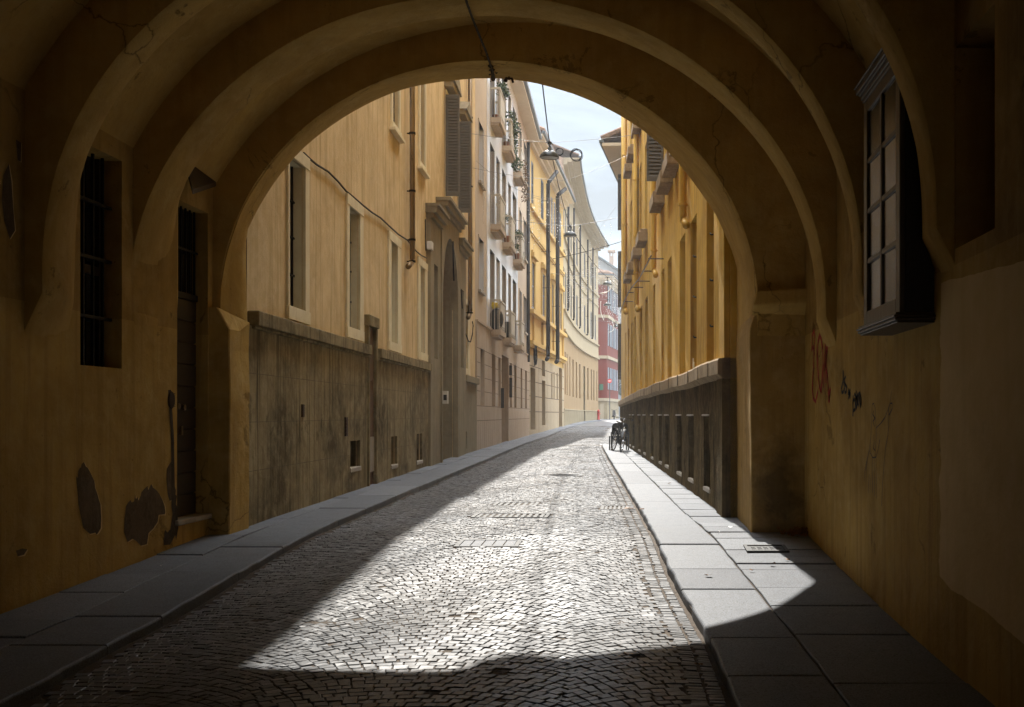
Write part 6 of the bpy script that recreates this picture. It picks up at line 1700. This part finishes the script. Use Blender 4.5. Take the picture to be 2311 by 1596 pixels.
scrap('brown leaves caught against the right kerb by the narrow drain', 1421, 1150, .09, 'dead_leaf', 'dry_leaf', 'leaf', -.05, 3)
scrap('crumpled grey scrap in the gutter at the shadow edge', 1579, 1505, .035, 'dead_leaf', 'litter_scrap', 'litter', -.05, 2)
scrap('white paper scrap on the inner slabs of the right sidewalk', 1646, 1193, .035, 'paper', 'paper_scrap', 'litter')
scrap('second white paper scrap close to the kerb joint on the right', 1621, 1203.5, .03, 'paper', 'paper_scrap', 'litter')
scrap('pale cigarette end on the shaded left sidewalk', 364, 1280.5, .022, 'paper', 'cigarette_end', 'litter')
scrap('dry leaf lying on the sunlit far slabs before the bicycle', 1510, 1093, .05, 'dead_leaf', 'dry_leaf', 'leaf')
scrap('brown leaf on the far left sidewalk by the white building', 1133, 1008, .08, 'dead_leaf', 'dry_leaf', 'leaf')

# ---- air: a thin even haze round the street
hm = bpy.data.materials.new('haze_air'); hm.use_nodes = True; hm.node_tree.nodes.clear()
ho = hm.node_tree.nodes.new('ShaderNodeOutputMaterial'); hv = hm.node_tree.nodes.new('ShaderNodeVolumePrincipled')
hv.inputs['Color'].default_value = (.90, .93, .97, 1); hv.inputs['Density'].default_value = HAZE; hv.inputs['Anisotropy'].default_value = .45
hm.node_tree.links.new(hv.outputs[0], ho.inputs['Volume']); M['haze_air'] = hm
if HAZE > 0:
    m = MB(); m.box(-950, 950, -950, 950, -3.2, 32); tag(m.build('haze', 'haze_air'), kind='stuff')

# ================================================================== CAMERA, SUN, SKY
cam = bpy.data.cameras.new('camera'); co = bpy.data.objects.new('camera', cam); COL.objects.link(co)
co.location = (0, 0, EYE); co.rotation_euler = (R(90), 0, 0)
cam.sensor_fit = 'HORIZONTAL'; cam.sensor_width = 36; cam.lens = FPX / W0 * 36
cam.shift_x = -(CX - W0 / 2) / W0; cam.shift_y = (CY - H0 / 2) / W0
cam.clip_start = 0.05; cam.clip_end = 3000
scn.camera = co
sd = bpy.data.lights.new('sun', 'SUN'); so = bpy.data.objects.new('sun', sd); COL.objects.link(so)
sd.energy = SUN_E; sd.angle = R(0.55); sd.color = (1.0, 0.95, 0.87)
so.rotation_euler = (-SUN).to_track_quat('-Z', 'Y').to_euler()
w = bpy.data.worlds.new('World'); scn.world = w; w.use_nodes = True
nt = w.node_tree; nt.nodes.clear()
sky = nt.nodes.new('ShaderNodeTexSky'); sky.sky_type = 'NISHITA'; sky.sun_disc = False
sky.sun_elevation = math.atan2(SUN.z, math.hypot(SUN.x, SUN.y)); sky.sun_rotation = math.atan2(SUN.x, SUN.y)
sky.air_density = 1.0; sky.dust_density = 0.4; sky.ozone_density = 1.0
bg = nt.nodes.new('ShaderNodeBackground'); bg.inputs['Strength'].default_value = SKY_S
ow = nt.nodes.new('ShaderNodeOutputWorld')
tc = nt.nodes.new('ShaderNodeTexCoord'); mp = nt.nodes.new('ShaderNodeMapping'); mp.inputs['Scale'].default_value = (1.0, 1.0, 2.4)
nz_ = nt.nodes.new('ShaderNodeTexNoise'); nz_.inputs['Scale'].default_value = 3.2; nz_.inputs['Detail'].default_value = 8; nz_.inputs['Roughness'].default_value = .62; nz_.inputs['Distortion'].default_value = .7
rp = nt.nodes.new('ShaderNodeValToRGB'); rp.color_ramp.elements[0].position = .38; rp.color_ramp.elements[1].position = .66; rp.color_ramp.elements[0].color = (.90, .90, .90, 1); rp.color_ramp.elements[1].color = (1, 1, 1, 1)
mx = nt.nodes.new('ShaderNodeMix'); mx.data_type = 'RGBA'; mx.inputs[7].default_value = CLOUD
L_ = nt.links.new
# unseen upper sky brightened as added fill, strongest sunward; thin blue veil lower down
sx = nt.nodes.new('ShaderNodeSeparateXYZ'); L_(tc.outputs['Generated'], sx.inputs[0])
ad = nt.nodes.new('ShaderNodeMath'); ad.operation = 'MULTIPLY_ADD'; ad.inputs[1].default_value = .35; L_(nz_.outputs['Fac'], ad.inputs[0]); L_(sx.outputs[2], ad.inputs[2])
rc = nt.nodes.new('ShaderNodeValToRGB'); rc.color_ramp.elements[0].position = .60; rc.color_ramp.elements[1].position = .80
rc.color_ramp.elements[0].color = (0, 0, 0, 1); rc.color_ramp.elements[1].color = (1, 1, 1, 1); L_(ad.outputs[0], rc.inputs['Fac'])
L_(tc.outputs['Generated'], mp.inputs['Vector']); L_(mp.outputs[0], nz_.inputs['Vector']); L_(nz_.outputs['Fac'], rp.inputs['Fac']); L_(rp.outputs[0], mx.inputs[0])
m2 = nt.nodes.new('ShaderNodeMix'); m2.data_type = 'RGBA'; m2.inputs[7].default_value = SKY_FILL
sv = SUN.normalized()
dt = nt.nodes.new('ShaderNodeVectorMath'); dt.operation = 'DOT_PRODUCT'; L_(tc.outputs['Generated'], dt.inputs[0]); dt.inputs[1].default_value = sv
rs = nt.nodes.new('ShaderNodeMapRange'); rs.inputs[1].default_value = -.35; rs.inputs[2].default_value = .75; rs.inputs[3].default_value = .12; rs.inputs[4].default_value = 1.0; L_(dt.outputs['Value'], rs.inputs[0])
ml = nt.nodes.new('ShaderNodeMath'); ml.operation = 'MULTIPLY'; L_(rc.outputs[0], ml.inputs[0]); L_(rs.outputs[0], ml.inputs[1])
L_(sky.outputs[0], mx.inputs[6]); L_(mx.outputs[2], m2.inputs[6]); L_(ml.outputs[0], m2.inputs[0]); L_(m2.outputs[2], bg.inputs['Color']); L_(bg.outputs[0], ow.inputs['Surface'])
vs = scn.view_settings; vs.view_transform = 'Standard'; vs.look = 'None'; vs.gamma = 1; vs.exposure = EXPO
try: vs.use_curve_mapping = False
except Exception: pass
scn.cycles.use_denoising = True
try: scn.cycles.denoiser = 'OPENIMAGEDENOISE'
except Exception: pass
scn.cycles.max_bounces = 12; scn.cycles.diffuse_bounces = 8; scn.cycles.glossy_bounces = 4
scn.cycles.sample_clamp_indirect = 8
